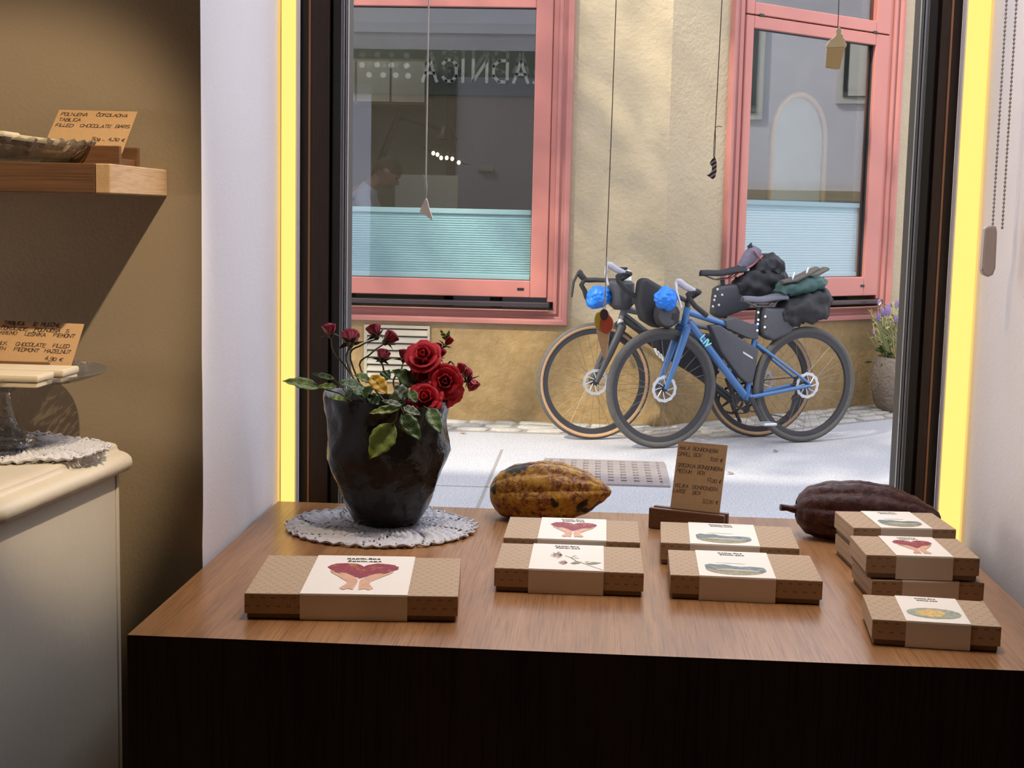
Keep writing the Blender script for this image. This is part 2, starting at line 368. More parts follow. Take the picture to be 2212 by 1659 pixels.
# window wall: plaster skin of the room side left of the reveal, then the two reveals
wl = MB(); NZ = 60
def edge(z): return XL + .0022*nz((1.3, 0, z), 3.1) + .0012*nz((4.3, 0, z), 17)
wl.grid(lambda a, b: (-2.6 + a*(edge(3.05*b)+2.6), YW + (.0012*nz((9, a*3, b*9), 3) if 0 < a < 1 else 0), 3.05*b), 24, NZ)
wl.box((-2.6, YO-.06, 0), (XL-.02, YO, 3.05))
struct('wall_front_left', wl, M['paint_rough'], smooth=50, weld=True)
wr = MB().grid(lambda a, b: (edge(3.05*b)*(1-a) + XL*a, YW + a*(YO-YW), 3.05*b), 6, NZ)
struct('wall_reveal_left', wr, M['paint'], smooth=50)
struct('wall_front_right', MB().box((XR, YW, 0), (2.6, YO, 3.05)), M['paint'])
struct('wall_front_top', MB().box((XL, YW, 2.62), (XR, YO, 3.05)), M['paint'])
struct('wall_front_bottom', MB().box((XL, 2.235, 0), (XR, YO, .62)), M['paint'])
# shop window frame with glass
FY = 2.275
w1 = empty('window_1', (0, 2.3, .62), kind='structure')
def jamb(sx, x_led, x_glass, mat_side):
    d = 1 if x_glass > x_led else -1
    a = lambda t: x_led + d*t
    tot = abs(x_glass-x_led)
    def bx(t0, t1, y0, y1): return MB().box((min(a(t0), a(t1)), y0, .62), (max(a(t0), a(t1)), y1, 2.62))
    bx(0, .0155, FY+.006, 2.36).build('frame_stile', M['frame_wood'], w1)
    bx(.0155, .0185, FY-.002, 2.36).build('frame_bead', M['copper'], w1)
    bx(.0185, tot-.024, FY, 2.36).build('frame_stile', M['frame_wood'], w1)
    bx(tot-.024, tot-.018, FY+.012, 2.36).build('frame_stile', M['frame_wood'], w1)
    bx(tot-.018, tot-.006, FY+.004, 2.352).build('gasket', M['gasket'], w1)
    bx(tot-.006, tot-.0035, FY+.018, 2.306).build('spacer_bar', M['alu'], w1)
    bx(tot-.0035, tot-.0015, FY+.022, 2.312).build('gasket', M['gasket'], w1)
    bx(tot-.0015, tot, FY+.036, 2.317).build('spacer_bar', M['alu'], w1)
MB().box((-.4895, 2.326, .62), (-.4185, 2.37, 2.62)).build('frame_stile', M['gasket'], w1)
MB().box((.5025, 2.326, .62), (.5575, 2.37, 2.62)).build('frame_stile', M['gasket'], w1)
jamb(-1, -.4895, -.4165, 0)
jamb(1, .5575, .5005, 0)
MB().box((XL, FY, 2.52), (XR, 2.36, 2.62)).build('frame_rail', M['frame_wood'], w1)
MB().box((XL, FY, .62), (XR, 2.36, .70)).build('frame_rail', M['frame_wood'], w1)
MB().box((-.42, 2.318, .70), (.504, 2.324, 2.52)).build('glass_pane', M['shop_glass'], w1)
# light strips in the reveal corners
for x0, x1, lab in ((-.5095, -.4905, 'warm yellow vertical light strip beside the left window jamb'), (.5585, .5885, 'warm yellow vertical light strip beside the right window jamb')):
    e = empty('light_strip', ((x0+x1)/2, 2.25, .62), 0, lab, 'light', 'light strips in the window corners')
    MB().box((x0-.002, 2.252, .62), (x1+.002, 2.275, 2.6)).build('light_channel', M['paint'], e)
    MB().box((x0, 2.234, .622), (x1, 2.252, 2.598)).build('diffuser', M['led'], e)

# ================================================================ the street
struct('street', MB().grid(lambda a, b: (-30+70*a, YO+45*b, 0), 4, 4), M['asphalt'])
pv = empty('pavement_edge', (0, 9, 0), kind='structure')
PF, FA = Vector((.43, 9.13, 0)), rad(41)
def facet(a, s, n, z):      # facade coordinates: s along the wall, n out towards the street
    return PF + Vector((math.cos(a)*s + math.sin(a)*n, math.sin(a)*s - math.cos(a)*n, z))
st_mesh = []
def stone_mesh(k):
    rr = random.Random(k); n = 7; pts = []
    for i in range(n):
        a = 2*math.pi*i/n + rr.uniform(-.25, .25); ca, sa = math.cos(a), math.sin(a)
        q = (abs(ca)**3 + abs(sa)**3)**(-1/3); r = rr.uniform(.9, 1.06)
        pts.append((ca*q*r*.5, sa*q*r*.5))
    mb = MB().add([(x, y, -.03) for x, y in pts] + [(x, y, .006) for x, y in pts] + [(x*.86, y*.86, .016+rr.uniform(-.003, .004)) for x, y in pts],
                  [(i, (i+1) % n, n+(i+1) % n, n+i) for i in range(n)] + [(n+i, n+(i+1) % n, 2*n+(i+1) % n, 2*n+i) for i in range(n)] + [tuple(range(2*n, 3*n))])
    return mb
for k in range(7):
    o = stone_mesh(k).build('paving_stone', M['stone'], pv, local=True, smooth=35); st_mesh.append(o.data); bpy.data.objects.remove(o)
def lay(a, s0, s1, rows):
    for (n0, n1, wd_) in rows:
        s = s0 + R.uniform(-.05, .05)
        while s < s1:
            w_ = wd_*R.uniform(.75, 1.35); p = facet(a, s+w_/2, (n0+n1)/2+R.uniform(-.01, .01), 0)
            if not ((a == 0 and p.x > .40) or (a != 0 and p.x < .50)):
                o = bpy.data.objects.new('paving_stone', R.choice(st_mesh)); COL.objects.link(o); o.parent = pv
                o.location = p - Vector((0, 9, 0)); o.rotation_euler = (R.uniform(-.03, .03), R.uniform(-.03, .03), a + R.uniform(-.06, .06)); o.scale = (w_*.96, (n1-n0)*.95, 1)
            s += w_
lay(0, -2.2, .02, [(.02, .16, .2), (.16, .30, .25), (.30, .43, .22)])
lay(FA, .0, 3.0, [(.02, .15, .2), (.15, .28, .24), (.28, .40, .2), (.40, .52, .24)])
MB().hexa([facet(0, -2.3, 0, -.05), facet(0, -2.3, .45, -.05), facet(0, .2, .45, -.05), facet(0, .2, 0, -.05), facet(0, -2.3, 0, .003), facet(0, -2.3, .45, .003), facet(0, .2, .45, .003), facet(0, .2, 0, .003)]).build('bedding', M['joint'], pv)
MB().hexa([facet(FA, -.1, 0, -.05), facet(FA, -.1, .54, -.05), facet(FA, 3.1, .54, -.05), facet(FA, 3.1, 0, -.05), facet(FA, -.1, 0, .0035), facet(FA, -.1, .54, .0035), facet(FA, 3.1, .54, .0035), facet(FA, 3.1, 0, .0035)]).build('bedding', M['joint'], pv)
MB().box((-.537, 6.2, 0), (-.522, 8.05, .0015)).build('joint', M['joint'], pv)
MB().box((-1.6, 6.90, 0), (-.30, 6.912, .0015)).build('joint', M['joint'], pv)
# drain grate
gx0, gx1, gy0, gy1 = -.27, .40, 7.05, 7.76
dg = empty('drain_grate', ((gx0+gx1)/2, (gy0+gy1)/2, 0), 0, 'rusty rectangular drain grate set into the street', 'grate')
fr = MB()
for a, b in (((gx0, gy0), (gx1, gy0+.035)), ((gx0, gy1-.035), (gx1, gy1)), ((gx0, gy0+.035), (gx0+.035, gy1-.035)), ((gx1-.035, gy0+.035), (gx1, gy1-.035))): fr.box((*a, 0), (*b, .010))
fr.build('frame', M['iron'], dg)
MB().box((gx0+.03, gy0+.03, 0), (gx1-.03, gy1-.03, .001)).build('pit', M['pit'], dg)
for i in range(9):
    x = gx0+.035+(gx1-gx0-.07)*(i+.5)/9; MB().box((x-.019, gy0+.03, .001), (x+.019, gy1-.03, .009)).build('bar', M['iron'], dg)
for i in range(8):
    y = gy0+.035+(gy1-gy0-.07)*(i+.5)/8; MB().box((gx0+.03, y-.022, .001), (gx1-.03, y+.022, .0075)).build('bar', M['iron'], dg)

# ================================================================ the house opposite
def P_(a, s, y, z): return facet(a, s, -y, z)     # y grows into the house
def fbox(mb, a, s0, s1, y0, y1, z0, z1):
    return mb.hexa([P_(a, s0, y0, z0), P_(a, s1, y0, z0), P_(a, s1, y1, z0), P_(a, s0, y1, z0), P_(a, s0, y0, z1), P_(a, s1, y0, z1), P_(a, s1, y1, z1), P_(a, s0, y1, z1)])
TOP = 3.7
fl = MB()
fbox(fl, 0, -9, -2.52, 0, .3, 0, TOP); fbox(fl, 0, -2.52, -.70, 0, .3, 0, .74); fbox(fl, 0, -2.52, -.70, 0, .3, 3.2, TOP); fbox(fl, 0, -.70, 0, 0, .3, 0, TOP)
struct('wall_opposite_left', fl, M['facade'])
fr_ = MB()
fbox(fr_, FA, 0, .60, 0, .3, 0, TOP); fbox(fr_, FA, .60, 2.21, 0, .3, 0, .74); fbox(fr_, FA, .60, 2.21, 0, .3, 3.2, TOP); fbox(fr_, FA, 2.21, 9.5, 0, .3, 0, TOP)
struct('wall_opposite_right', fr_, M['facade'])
rf = MB().hexa([Vector(p) for p in ((-8.6, 9.13, TOP), (.43, 9.13, TOP), (3.9, 12.15, TOP), (-8.6, 13.2, TOP), (-8.6, 9.13, TOP+.1), (.43, 9.13, TOP+.1), (3.9, 12.15, TOP+.1), (-8.6, 13.2, TOP+.1))])
struct('ceiling_opposite', rf, M['facade'])
def sweep(mb, a, s0, s1, z0, z1, prof):
    """picture-frame moulding round a rectangle: prof = (outward, depth) pairs"""
    vs = []; k = len(prof)
    for (cs, cz, ds, dz) in ((s0, z0, -1, -1), (s1, z0, 1, -1), (s1, z1, 1, 1), (s0, z1, -1, 1)):
        for d, y in prof: vs.append(P_(a, cs+ds*d, y, cz+dz*d))
    fs = []
    for i in range(4):
        j = (i+1) % 4
        for q in range(k-1): fs.append((i*k+q, j*k+q, j*k+q+1, i*k+q+1))
    return mb.add(vs, fs)
PROF = [(-.004, .12), (-.004, -.012), (.006, -.022), (.018, -.022), (.024, -.010), (.036, -.004), (.048, -.010), (.056, -.034), (.066, -.042), (.088, -.042), (.092, -.036), (.092, .02)]
def house_window(name, a, s0, s1, g0, g1, gz0, gz1, ubz, btop, drains):
    w = empty(name, P_(a, (s0+s1)/2, 0, .74), 0, kind='structure')
    sweep(MB(), a, s0, s1, .745, 3.18, PROF).build('surround', M['pink'], w, smooth=40)
    # fixed frame, then sashes
    f = MB()
    fbox(f, a, s0, s0+.045, .0, .10, .80, 3.18); fbox(f, a, s1-.045, s1, .0, .10, .80, 3.18); f.build('window_frame', M['pink_sash'], w, bevel=.004)
    sh = MB(); mid = (gz1+ubz)/2
    fbox(sh, a, s0+.047, g0, -.012, .05, .827, mid-.004); fbox(sh, a, g1, s1-.047, -.012, .05, .827, mid-.004); fbox(sh, a, g0, g1, -.012, .05, .827, gz0); fbox(sh, a, g0, g1, -.012, .05, gz1, mid-.004)
    sh.build('sash', M['pink_sash'], w, bevel=.005)
    su = MB()
    fbox(su, a, s0+.047, g0, -.012, .05, mid+.004, 3.18); fbox(su, a, g1, s1-.047, -.012, .05, mid+.004, 3.18); fbox(su, a, g0, g1, -.012, .05, mid+.004, ubz)
    su.build('sash', M['pink_sash'], w, bevel=.005)
    sweep(MB(), a, g0+.004, g1-.004, gz0+.004, gz1-.004, [(0, .045), (0, .02), (.006, .006)]).build('glazing_bead', M['gasket'], w)
    fbox(MB(), a, g0-.01, g1+.01, .026, .030, gz0-.01, gz1+.01).build('pane', M['street_glass'], w)
    tl = .0085*(gz1-gz0)/2
    MB().hexa([P_(a, s, y+dy, z) for z, dy in ((gz0-.01, tl), (gz1+.01, -tl)) for s, y in ((g0-.01, .044), (g1+.01, .044), (g1+.01, .048), (g0-.01, .048))]).build('pane', M['inner_glass'], w)
    fbox(MB(), a, g0-.01, g1+.01, .026, .032, ubz-.01, 3.18).build('pane', M['street_glass'], w)
    for (s, z) in drains: fbox(MB(), a, s-.022, s+.022, -.016, -.012, z-.009, z+.009).build('drain_cap', M['gasket'], w, bevel=.002)
    fbox(MB(), a, s0+.006, s1-.03, -.075, .02, .745, .752).build('sill_board', M['pink_sill'], w)
    sm = MB(); fbox(sm, a, s0+.01, s1-.03, -.062, .03, .768, .80); sm.build('sill', M['sill_metal'], w, bevel=.006, seg=2)
    b = MB(); n = 26; vs = []; z0b, z1b = gz0+.03, btop-.03
    for i in range(2*n+1):
        z = z0b + (z1b-z0b)*i/(2*n); y = .075 + (.005 if i % 2 else -.005)
        vs += [P_(a, g0-.02, y, z), P_(a, g1-.005, y, z)]
    b.add(vs, [(2*i, 2*i+1, 2*i+3, 2*i+2) for i in range(2*n)])
    b.build('blind', M['blind'], w, solid=.001)
    fbox(MB(), a, g0-.02, g1-.005, .055, .095, btop-.034, btop).build('blind_rail', M['blind'], w, bevel=.004)
    fbox(MB(), a, g0-.02, g1-.005, .055, .095, gz0-.005, gz0+.034).build('blind_rail', M['blind'], w, bevel=.004)
    return w
house_window('window_2', 0, -2.52, -.712, -2.35, -.868, .938, 2.672, 2.80, 1.395, [(-.93, .882)])
house_window('window_3', FA, .612, 2.21, .735, 2.005, .965, 2.63, 2.80, 1.50, [(1.99, .90), (.80, 2.72), (1.99, 2.72)])
# vent grille under the left window
vg = empty('vent_grille', P_(0, -1.74, 0, .26), 0, 'pale slatted metal vent grille low on the house wall behind the roses', 'vent')
vf = MB()
for q in ((-1.955, -1.935, .25, .625), (-1.535, -1.52, .25, .625), (-1.935, -1.535, .25, .265), (-1.935, -1.535, .605, .625)): fbox(vf, 0, q[0], q[1], -.014, .0, q[2], q[3])
vf.build('frame', M['vent'], vg)
fbox(MB(), 0, -1.94, -1.53, -.003, -.001, .26, .61).build('backing', M['dark'], vg)
for i in range(7):
    z = .272+i*.0475
    MB().hexa([P_(0, -1.935, -.004, z+.030), P_(0, -1.935, -.018, z), P_(0, -1.535, -.018, z), P_(0, -1.535, -.004, z+.030), P_(0, -1.935, -.002, z+.040), P_(0, -1.935, -.018, z+.006), P_(0, -1.535, -.018, z+.006), P_(0, -1.535, -.002, z+.040)]).build('slat', M['vent'], vg)
# rooms behind the glass
ro = MB()
fbox(ro, 0, -6, -.05, 3.4, 3.5, 0, TOP); fbox(ro, 0, -6.1, -6, .3, 3.5, 0, TOP); fbox(ro, 0, -.15, -.05, .3, 3.4, 0, TOP)
struct('wall_house_room', ro, M['roomwall']); struct('floor_house_room', fbox(MB(), 0, -6, -.05, .3, 3.4, -.05, .02), M['floor'])
rr_ = MB(); fbox(rr_, FA, .35, 3.2, .95, 1.0, 0, TOP); fbox(rr_, FA, .35, .40, .3, .95, 0, TOP); fbox(rr_, FA, 3.1, 3.2, .3, .95, 0, TOP)
struct('wall_house_corner_room', rr_, M['roomwall'])
lamp('house_room_fill', (-2.2, 11.2, 3.2), 13, (1, .9, .75), 'POINT', .2)  # added unseen fill light that brightens the room behind the left pane
dr = empty('door_1', (-.9, 12.45, 0), kind='structure')
MB().box((-1.28, 12.42, .02), (-.42, 12.53, 2.55)).build('door_leaf', M['roomlilac'], dr)
MB().box((-1.36, 12.40, .02), (-1.28, 12.53, 2.63)).build('door_frame', M['dark'], dr)
MB().box((-1.08, 12.36, 1.74), (-.94, 12.42, 1.765)).build('handle', M['paper'], dr)
# high cupboard with papers pinned above, desk, lamp, string of bulbs and a man at work
cp = empty('wall_cupboard', (-1.95, 12.3, 2.3), 0, 'pale wall cupboard seen dimly behind the left pink window', 'cupboard')
MB().box((-2.42, 12.1, 2.28), (-1.50, 12.52, 2.66)).build('body', M['vent'], cp)
for i in range(3): MB().box((-2.40+i*.30, 12.08, 2.3), (-2.12+i*.30, 12.10, 2.64)).build('door', M['paper'], cp)
dk = empty('work_desk', (-2.2, 11.0, 0), 0, 'dark work desk behind the glass of the left pink window', 'desk')
MB().box((-2.5, 10.82, 1.18), (-.75, 11.4, 1.24)).build('desk_top', M['dark'], dk)
for x in (-2.45, -.8):
    for y in (10.86, 11.36): MB().box((x-.03, y-.03, .02), (x+.03, y+.03, 1.18)).build('leg', M['dark'], dk)
mn = empty('screen', (-1.35, 11.1, 1.24), 0, 'pale monitor screen standing on the dark work desk', 'screen')
MB().box((-1.62, 11.1, 1.32), (-1.12, 11.13, 1.66)).build('panel', M['paper'], mn); MB().box((-1.42, 11.08, 1.24), (-1.32, 11.18, 1.34)).build('foot', M['dark'], mn)
dl = empty('desk_lamp', (-1.95, 11.2, 1.24), 0, 'dark jointed desk lamp with long arm behind the left pink window', 'lamp')
MB().tube([(-1.95, 11.2, 1.26), (-1.62, 11.2, 2.12)], .028, 8).build('arm', M['dark'], dl); MB().tube([(-1.62, 11.2, 2.12), (-1.25, 11.15, 2.02)], .02, 8).build('arm', M['dark'], dl)
MB().lathe([(.09, 1.24), (.09, 1.262), (.03, 1.27)], 16, (-1.95, 11.2, 0)).build('base', M['dark'], dl)
MB().lathe([(.02, .05), (.05, .03), (.085, -.06), (.08, -.06), (.04, .02)], 16, (-1.22, 11.15, 2.0)).build('shade', M['dark'], dl, smooth=40)
sl = empty('string_light', (-1.3, 10.7, 1.9), 0, 'string of six small glowing warm bulbs inside the left pink window', 'light')
bp_ = [atY(x, y, 10.7) for x, y in ((936, 331), (945, 334), (953, 341), (965, 341), (977, 343), (991, 351))]
MB().tube([atY(915, 318, 10.72)]+bp_+[atY(1012, 356, 10.72)], .004, 5).build('cable', M['dark'], sl)
for q in bp_: MB().ball(q, .0135, 10, 8, (1, 1, 1.15)).build('bulb', M['bulb'], sl, smooth=60)

# shop's own front, seen mirrored in the panes opposite, and the house across the end of the street
sf = MB()
for q in ((-9, -2.6, 0, 5.0), (2.6, 9, 0, 5.0), (-2.6, 2.6, 3.05, 5.0)): sf.box((q[0], YO-.3, q[2]), (q[1], YO, q[3]))
struct('wall_shop_front', sf, M['lilac'])
struct('trim_cornice', MB().box((-8, YO, 3.35), (8, YO+.10, 3.45)).box((-8, YO, 4.0), (8, YO+.06, 4.07)).box((-8, YO, 4.85), (8, YO+.3, 5.0)), M['lilac'])
sg = empty('shop_sign', (-.6, YO+.05, 2.9), 0, 'grey green shop fascia with cream capital letters, mirrored in the pink window', 'sign')
MB().box((-3.2, YO, 2.68), (2.4, YO+.05, 3.17)).build('fascia_board', M['fascia'], sg)
tx, TXT, TS = .27, 'ČOKOLADNICA', .23
for ch in TXT:
    mb = MB(); w_ = text_w(ch, TS, 0)
    text_ribbons(mb, ch, lambda x, y, tx=tx: (tx-x, YO+.056, 2.83+y), TS, .034, rng=random.Random(1))
    mb.build('letter', M['sign'], sg, solid=.012); tx -= w_ + .075
for dx, dz in ((-2.70, 2.99), (-2.53, 2.995), (-2.37, 2.995), (-2.20, 2.99), (-2.62, 2.885), (-2.46, 2.885), (-2.32, 2.885), (-2.18, 2.88)): MB().lathe([(0, .014), (.03, .012), (.034, 0)], 14, (dx, YO+.05, dz), axis=Vector((0, 0, 1)).rotation_difference(Vector((0, 1, 0))).to_matrix()).build('dot', M['sign'], sg)
we = empty('street_end_house', (9.2, 10, 0), 0, 'lilac white house across the street end, mirrored in the right pink window', 'house')
MB().box((9.2, 3.2, 0), (9.6, 18, 5.2)).build('wall', M['lilac'], we)
MB().box((9.1, 3.2, 1.62), (9.2, 18, 1.74)).build('ledge', M['facade'], we)
for y, z0, z1, w_ in ((7.6, 2.6, 3.9, .42), (9.08, 2.6, 3.9, .42), (10.80, 2.80, 3.62, .42), (12.5, 2.8, 3.62, .42)):
    o = MB().box((9.14, y-w_, z0), (9.2, y+w_, z1)).build('window', M['paper'], we); MB().box((9.12, y-w_+.08, z0+.08), (9.15, y+w_-.08, z1-.08)).build('pane', M['dark'], o); MB().box((9.105, y-w_+.14, z0+.09), (9.12, y+w_-.22, z1-.1)).build('curtain', M['paper'], o)
def atF(px, py, y):
    d = ray(px, py); n = Vector((math.sin(FA), -math.cos(FA), 0)); k = (P_(FA, 0, y, 0)-CAM).dot(n)/d.dot(n); return CAM + d*k
af = empty('arched_mirror', P_(FA, 1.35, .34, .02), 0, 'arched mirror with wooden frame standing behind the right pink window', 'mirror')
AL, AR = atF(1668, 300, .34), atF(1782, 300, .34); ZA, ZT_ = AL.z, atF(1725, 208, .34).z; mid = (AL+AR)/2; hw = (AR-AL).length/2; ux = (AR-AL).normalized(); ux.z = 0
arc_ = [Vector((AL.x, AL.y, .03))]+[mid+ux*(hw*math.cos(rad(180-a)))+Vector((0, 0, (ZT_-ZA)*math.sin(rad(a)))) for a in range(0, 181, 12)]+[Vector((AR.x, AR.y, .03))]
M['pale_frame'] = pm('pale_oak_frame', (.42, .25, .12), .5)
MB().tube(arc_, .022, 8).build('frame', M['pale_frame'], af, smooth=60)
inn = Vector((math.sin(FA), -math.cos(FA), 0)); MB().prism([p-inn*.012 for p in arc_], -inn*.01).build('mirror_plate', M['roomwall'], af)

# ---------------------------------------------------------------- man at the desk behind the glass
def skin_body(name, verts, edges, radii, mat, parent, root=0, sub=2):
    me = bpy.data.meshes.new(name); inv = MW[parent].inverted()
    me.from_pydata([tuple(inv @ Vector(v)) for v in verts], edges, []); o = bpy.data.objects.new(name, me); COL.objects.link(o); o.parent = parent; MW[o] = MW[parent]
    me.materials.append(mat); md = o.modifiers.new('skin', 'SKIN'); md.use_smooth_shade = True
    if not me.skin_vertices: me.skin_vertices.new()
    for i, r in enumerate(radii):
        d = me.skin_vertices[0].data[i]; d.radius = r if isinstance(r, tuple) else (r, r); d.use_root = (i == root)
    ss = o.modifiers.new('sub', 'SUBSURF'); ss.levels = ss.render_levels = sub
    return o
hc = atY(836, 372, 10.45)
px_, py_, pz_ = hc.x, 10.45, hc.z
pe = empty('person', (px_-.25, py_, .02), 0, 'man with short hair and white shirt bending over a desk behind the glass', 'person')
V_ = [(px_-.34, py_, .93), (px_-.30, py_, 1.15), (px_-.24, py_, 1.38), (px_-.12, py_, 1.55), (px_-.03, py_, 1.64),
      (px_-.17, py_-.19, 1.47), (px_-.08, py_-.24, 1.24), (px_+.16, py_-.20, 1.27), (px_-.17, py_+.19, 1.47), (px_-.08, py_+.24, 1.24), (px_+.16, py_+.20, 1.27),
      (px_-.36, py_-.10, .88), (px_-.30, py_-.11, .50), (px_-.34, py_-.11, .09), (px_-.20, py_-.11, .06), (px_-.36, py_+.10, .88), (px_-.30, py_+.11, .50), (px_-.34, py_+.11, .09), (px_-.20, py_+.11, .06)]
E_ = [(0, 1), (1, 2), (2, 3), (3, 4), (2, 5), (5, 6), (6, 7), (2, 8), (8, 9), (9, 10), (0, 11), (11, 12), (12, 13), (13, 14), (0, 15), (15, 16), (16, 17), (17, 18)]
body = skin_body('body', V_, E_, [(.13, .16), (.12, .15), (.13, .17), (.06, .06), (.055, .055), .06, .05, .035, .06, .05, .035, .09, .065, .045, .04, .09, .065, .045, .04], M['skin'], pe)
skin_body('shirt', V_[:11], [e for e in E_ if max(e) < 11 and e != (3, 4)], [(.155, .18), (.145, .17), (.15, .19), (.075, .075), .02, .075, .065, .05, .075, .065, .05], M['shirt'], pe)
skin_body('trousers', V_[:2]+V_[11:14]+V_[15:18], [(0, 1), (0, 2), (2, 3), (3, 4), (0, 5), (5, 6), (6, 7)], [(.165, .185), (.16, .18), .11, .08, .06, .11, .08, .06], M['trousers'], pe)
tilt = Matrix.Rotation(rad(38), 3, 'Y')
def head_pt(u, v):       # u round, v from chin to crown; face looks along +X before the tilt
    a = 2*math.pi*u; t = math.pi*v; r = math.sin(t); z = -math.cos(t)
    x, y = math.cos(a)*r, math.sin(a)*r
    p = Vector((x*.098, y*.076, z*.118))
    if z < -.1: p.x += .018*(-z); p.y *= 1-.28*(-z)
    front = max(0, math.cos(a))**10
    p.x += front*(.030*math.exp(-((z+.12)/.16)**2) + .010*math.exp(-((z-.28)/.1)**2) - .008*math.exp(-((z-.08)/.07)**2) + .010*math.exp(-((z+.52)/.1)**2) - .006*math.exp(-((z+.4)/.04)**2))
    side = max(0, abs(math.sin(a))-.93)/.07
    p.y += math.copysign(.016*side*math.exp(-(z/.22)**2), y)
    return hc + tilt @ p
MB().grid(head_pt, 40, 28).build('head', M['skin'], body, smooth=70)
def hair_pt(u, v):
    a = 2*math.pi*u; t = math.pi*(.52+.48*v); k = .80+.5*max(0, math.cos(a)); t = min(math.pi, math.pi*(.5+.12*max(-.6, math.cos(a))+(.5-.12*max(-.6, math.cos(a)))*v))
    return hc + tilt @ Vector((math.cos(a)*math.sin(t)*.104-.003, math.sin(a)*math.sin(t)*.082, -math.cos(t)*.124))
MB().grid(hair_pt, 30, 10).build('hair', M['hair'], pe, smooth=70)
for sy_ in (-1, 1):
    MB().ball(hc + tilt @ Vector((.082, .03*sy_, .010)), .011, 8, 6).build('eye', M['dark'], pe, smooth=60)
    base = Vector(V_[7 if sy_ < 0 else 10]); hb = MB()
    for i, (dy, L) in enumerate(((-.033, .070), (-.011, .082), (.011, .078), (.033, .062))): hb.tube([base+Vector((.03, dy, .0)), base+Vector((.03+L*.6, dy*1.1, -.008)), base+Vector((.03+L, dy*1.1, -.03))], [.010, .009, .007], 6)
    hb.tube([base+Vector((.0, -.03*sy_, 0)), base+Vector((.04, -.055*sy_, -.005)), base+Vector((.075, -.058*sy_, -.02))], [.012, .010, .008], 6)
    hb.ball(base+Vector((.015, 0, 0)), .045, 10, 7, (1, 1, .55)); hb.build('hand', M['skin'], body, smooth=60)

# ---------------------------------------------------------------- street tree that dapples the sun, planter
M['leaf_tree'] = pm('tree_leaf', (.10, .20, .04), .6, .3, 3)
M['bark'] = pm('bark', (.12, .09, .06), .9, .3, 20, .6)
tr = empty('street_tree', (-5.6, 3.9, 0), 0, 'leafy street tree beside the shop that dapples the house front', 'tree')
MB().tube([(-5.6, 3.9, 0), (-5.5, 3.95, 2), (-5.0, 4.1, 3.8), (-4.0, 4.4, 5.3), (-3.0, 4.8, 6.0)], [.17, .14, .12, .08, .03], 10).tube([(-5.3, 4.05, 3.0), (-5.8, 3.9, 4.8), (-6.0, 3.8, 6.2)], [.1, .07, .03], 8).build('trunk', M['bark'], tr)
lv = MB(); rt = random.Random(11); CL = []
for i in range(46):
    while True:
        q = Vector((rt.uniform(-1, 1), rt.uniform(-1, 1), rt.uniform(-1, 1)))
        if q.length < 1: break
    CL.append(Vector((-3.3+q.x*3.6, 4.7+q.y*2.5, 5.9+q.z*1.2)))
for c in CL:
    for k in range(64):
        p = c + Vector((rt.gauss(0, .30), rt.gauss(0, .26), rt.gauss(0, .2))); a = rt.uniform(0, 6.28); s_ = rt.uniform(.06, .12); tl = rt.uniform(-.7, .7)
        u = Vector((math.cos(a), math.sin(a), tl*.6)).normalized(); w = u.cross(Vector((rt.uniform(-.5, .5), rt.uniform(-.5, .5), 1))).normalized()
        lv.add([p-u*s_, p+w*s_*.5, p+u*s_, p-w*s_*.5], [(0, 1, 2, 3)])
lf = lv.build('foliage', M['leaf_tree'], tr); lf['kind'] = 'stuff'

pc = atZ(1912, 884, 0) + Vector((.125, -.09, 0))
M['rough_stone'] = pm('rough_planter_stone', (.20, .165, .135), .95, .35, 14, 1., 40, dist=.02)
pl = empty('stone_planter', (pc.x, pc.y, 0), 0, 'rough round stone planter with wild lavender against the house wall', 'planter')
def ppf(r, z, a, i): d = .014*nz((math.cos(a)*r, math.sin(a)*r, z), 9) + .006*nz((math.cos(a)*r, math.sin(a)*r, z), 30); return (r+d if r > .01 else r, z)
MB().lathe([(.185, 0), (.222, .06), (.245, .16), (.256, .28), (.25, .37), (.236, .40), (.21, .40), (.19, .36), (0, .36)], 40, pc, fn=ppf).build('pot', M['rough_stone'], pl, smooth=50)
M['lav_leaf'] = pm('lavender_leaf', (.25, .29, .13), .7, .35, 20); M['dry'] = pm('dry_stalk', (.42, .36, .17), .8, .3); M['lav'] = pm('lavender_bloom', (.16, .11, .27), .7, .3); M['green'] = pm('plant_green', (.09, .17, .05), .6, .3)
sa, sb, sc_, sd_ = MB(), MB(), MB(), MB(); rp = random.Random(5)
for i in range(180):
    a = rp.uniform(0, 6.28); r0 = .17*math.sqrt(rp.random()); b = pc + Vector((math.cos(a)*r0, math.sin(a)*r0, .35)); h = rp.uniform(.2, .44); ln = rp.uniform(.02, .16)
    t = b + Vector((math.cos(a)*ln, math.sin(a)*ln, h)); md_ = (b+t)/2 + Vector((rp.uniform(-.03, .03), rp.uniform(-.03, .03), .04))
    (sa if i % 3 else sb).tube([b, md_, t], [.004, .0035, .002], 4)
    for k in range(7):
        f = rp.uniform(.1, 1); p = b.lerp(md_, f*2) if f < .5 else md_.lerp(t, f*2-1); a2 = rp.uniform(0, 6.28); u = Vector((math.cos(a2), math.sin(a2), rp.uniform(.2, 1.2))).normalized()*rp.uniform(.03, .06); w = u.cross(Vector((rp.random(), rp.random(), .3))).normalized()*.006
        (sa if rp.random() < .6 else sb).add([p, p+u*.5+w, p+u, p+u*.5-w], [(0, 1, 2, 3)])
    if i % 7 == 0: sc_.ball(t, .018, 7, 6, (.8, .8, 1.9))
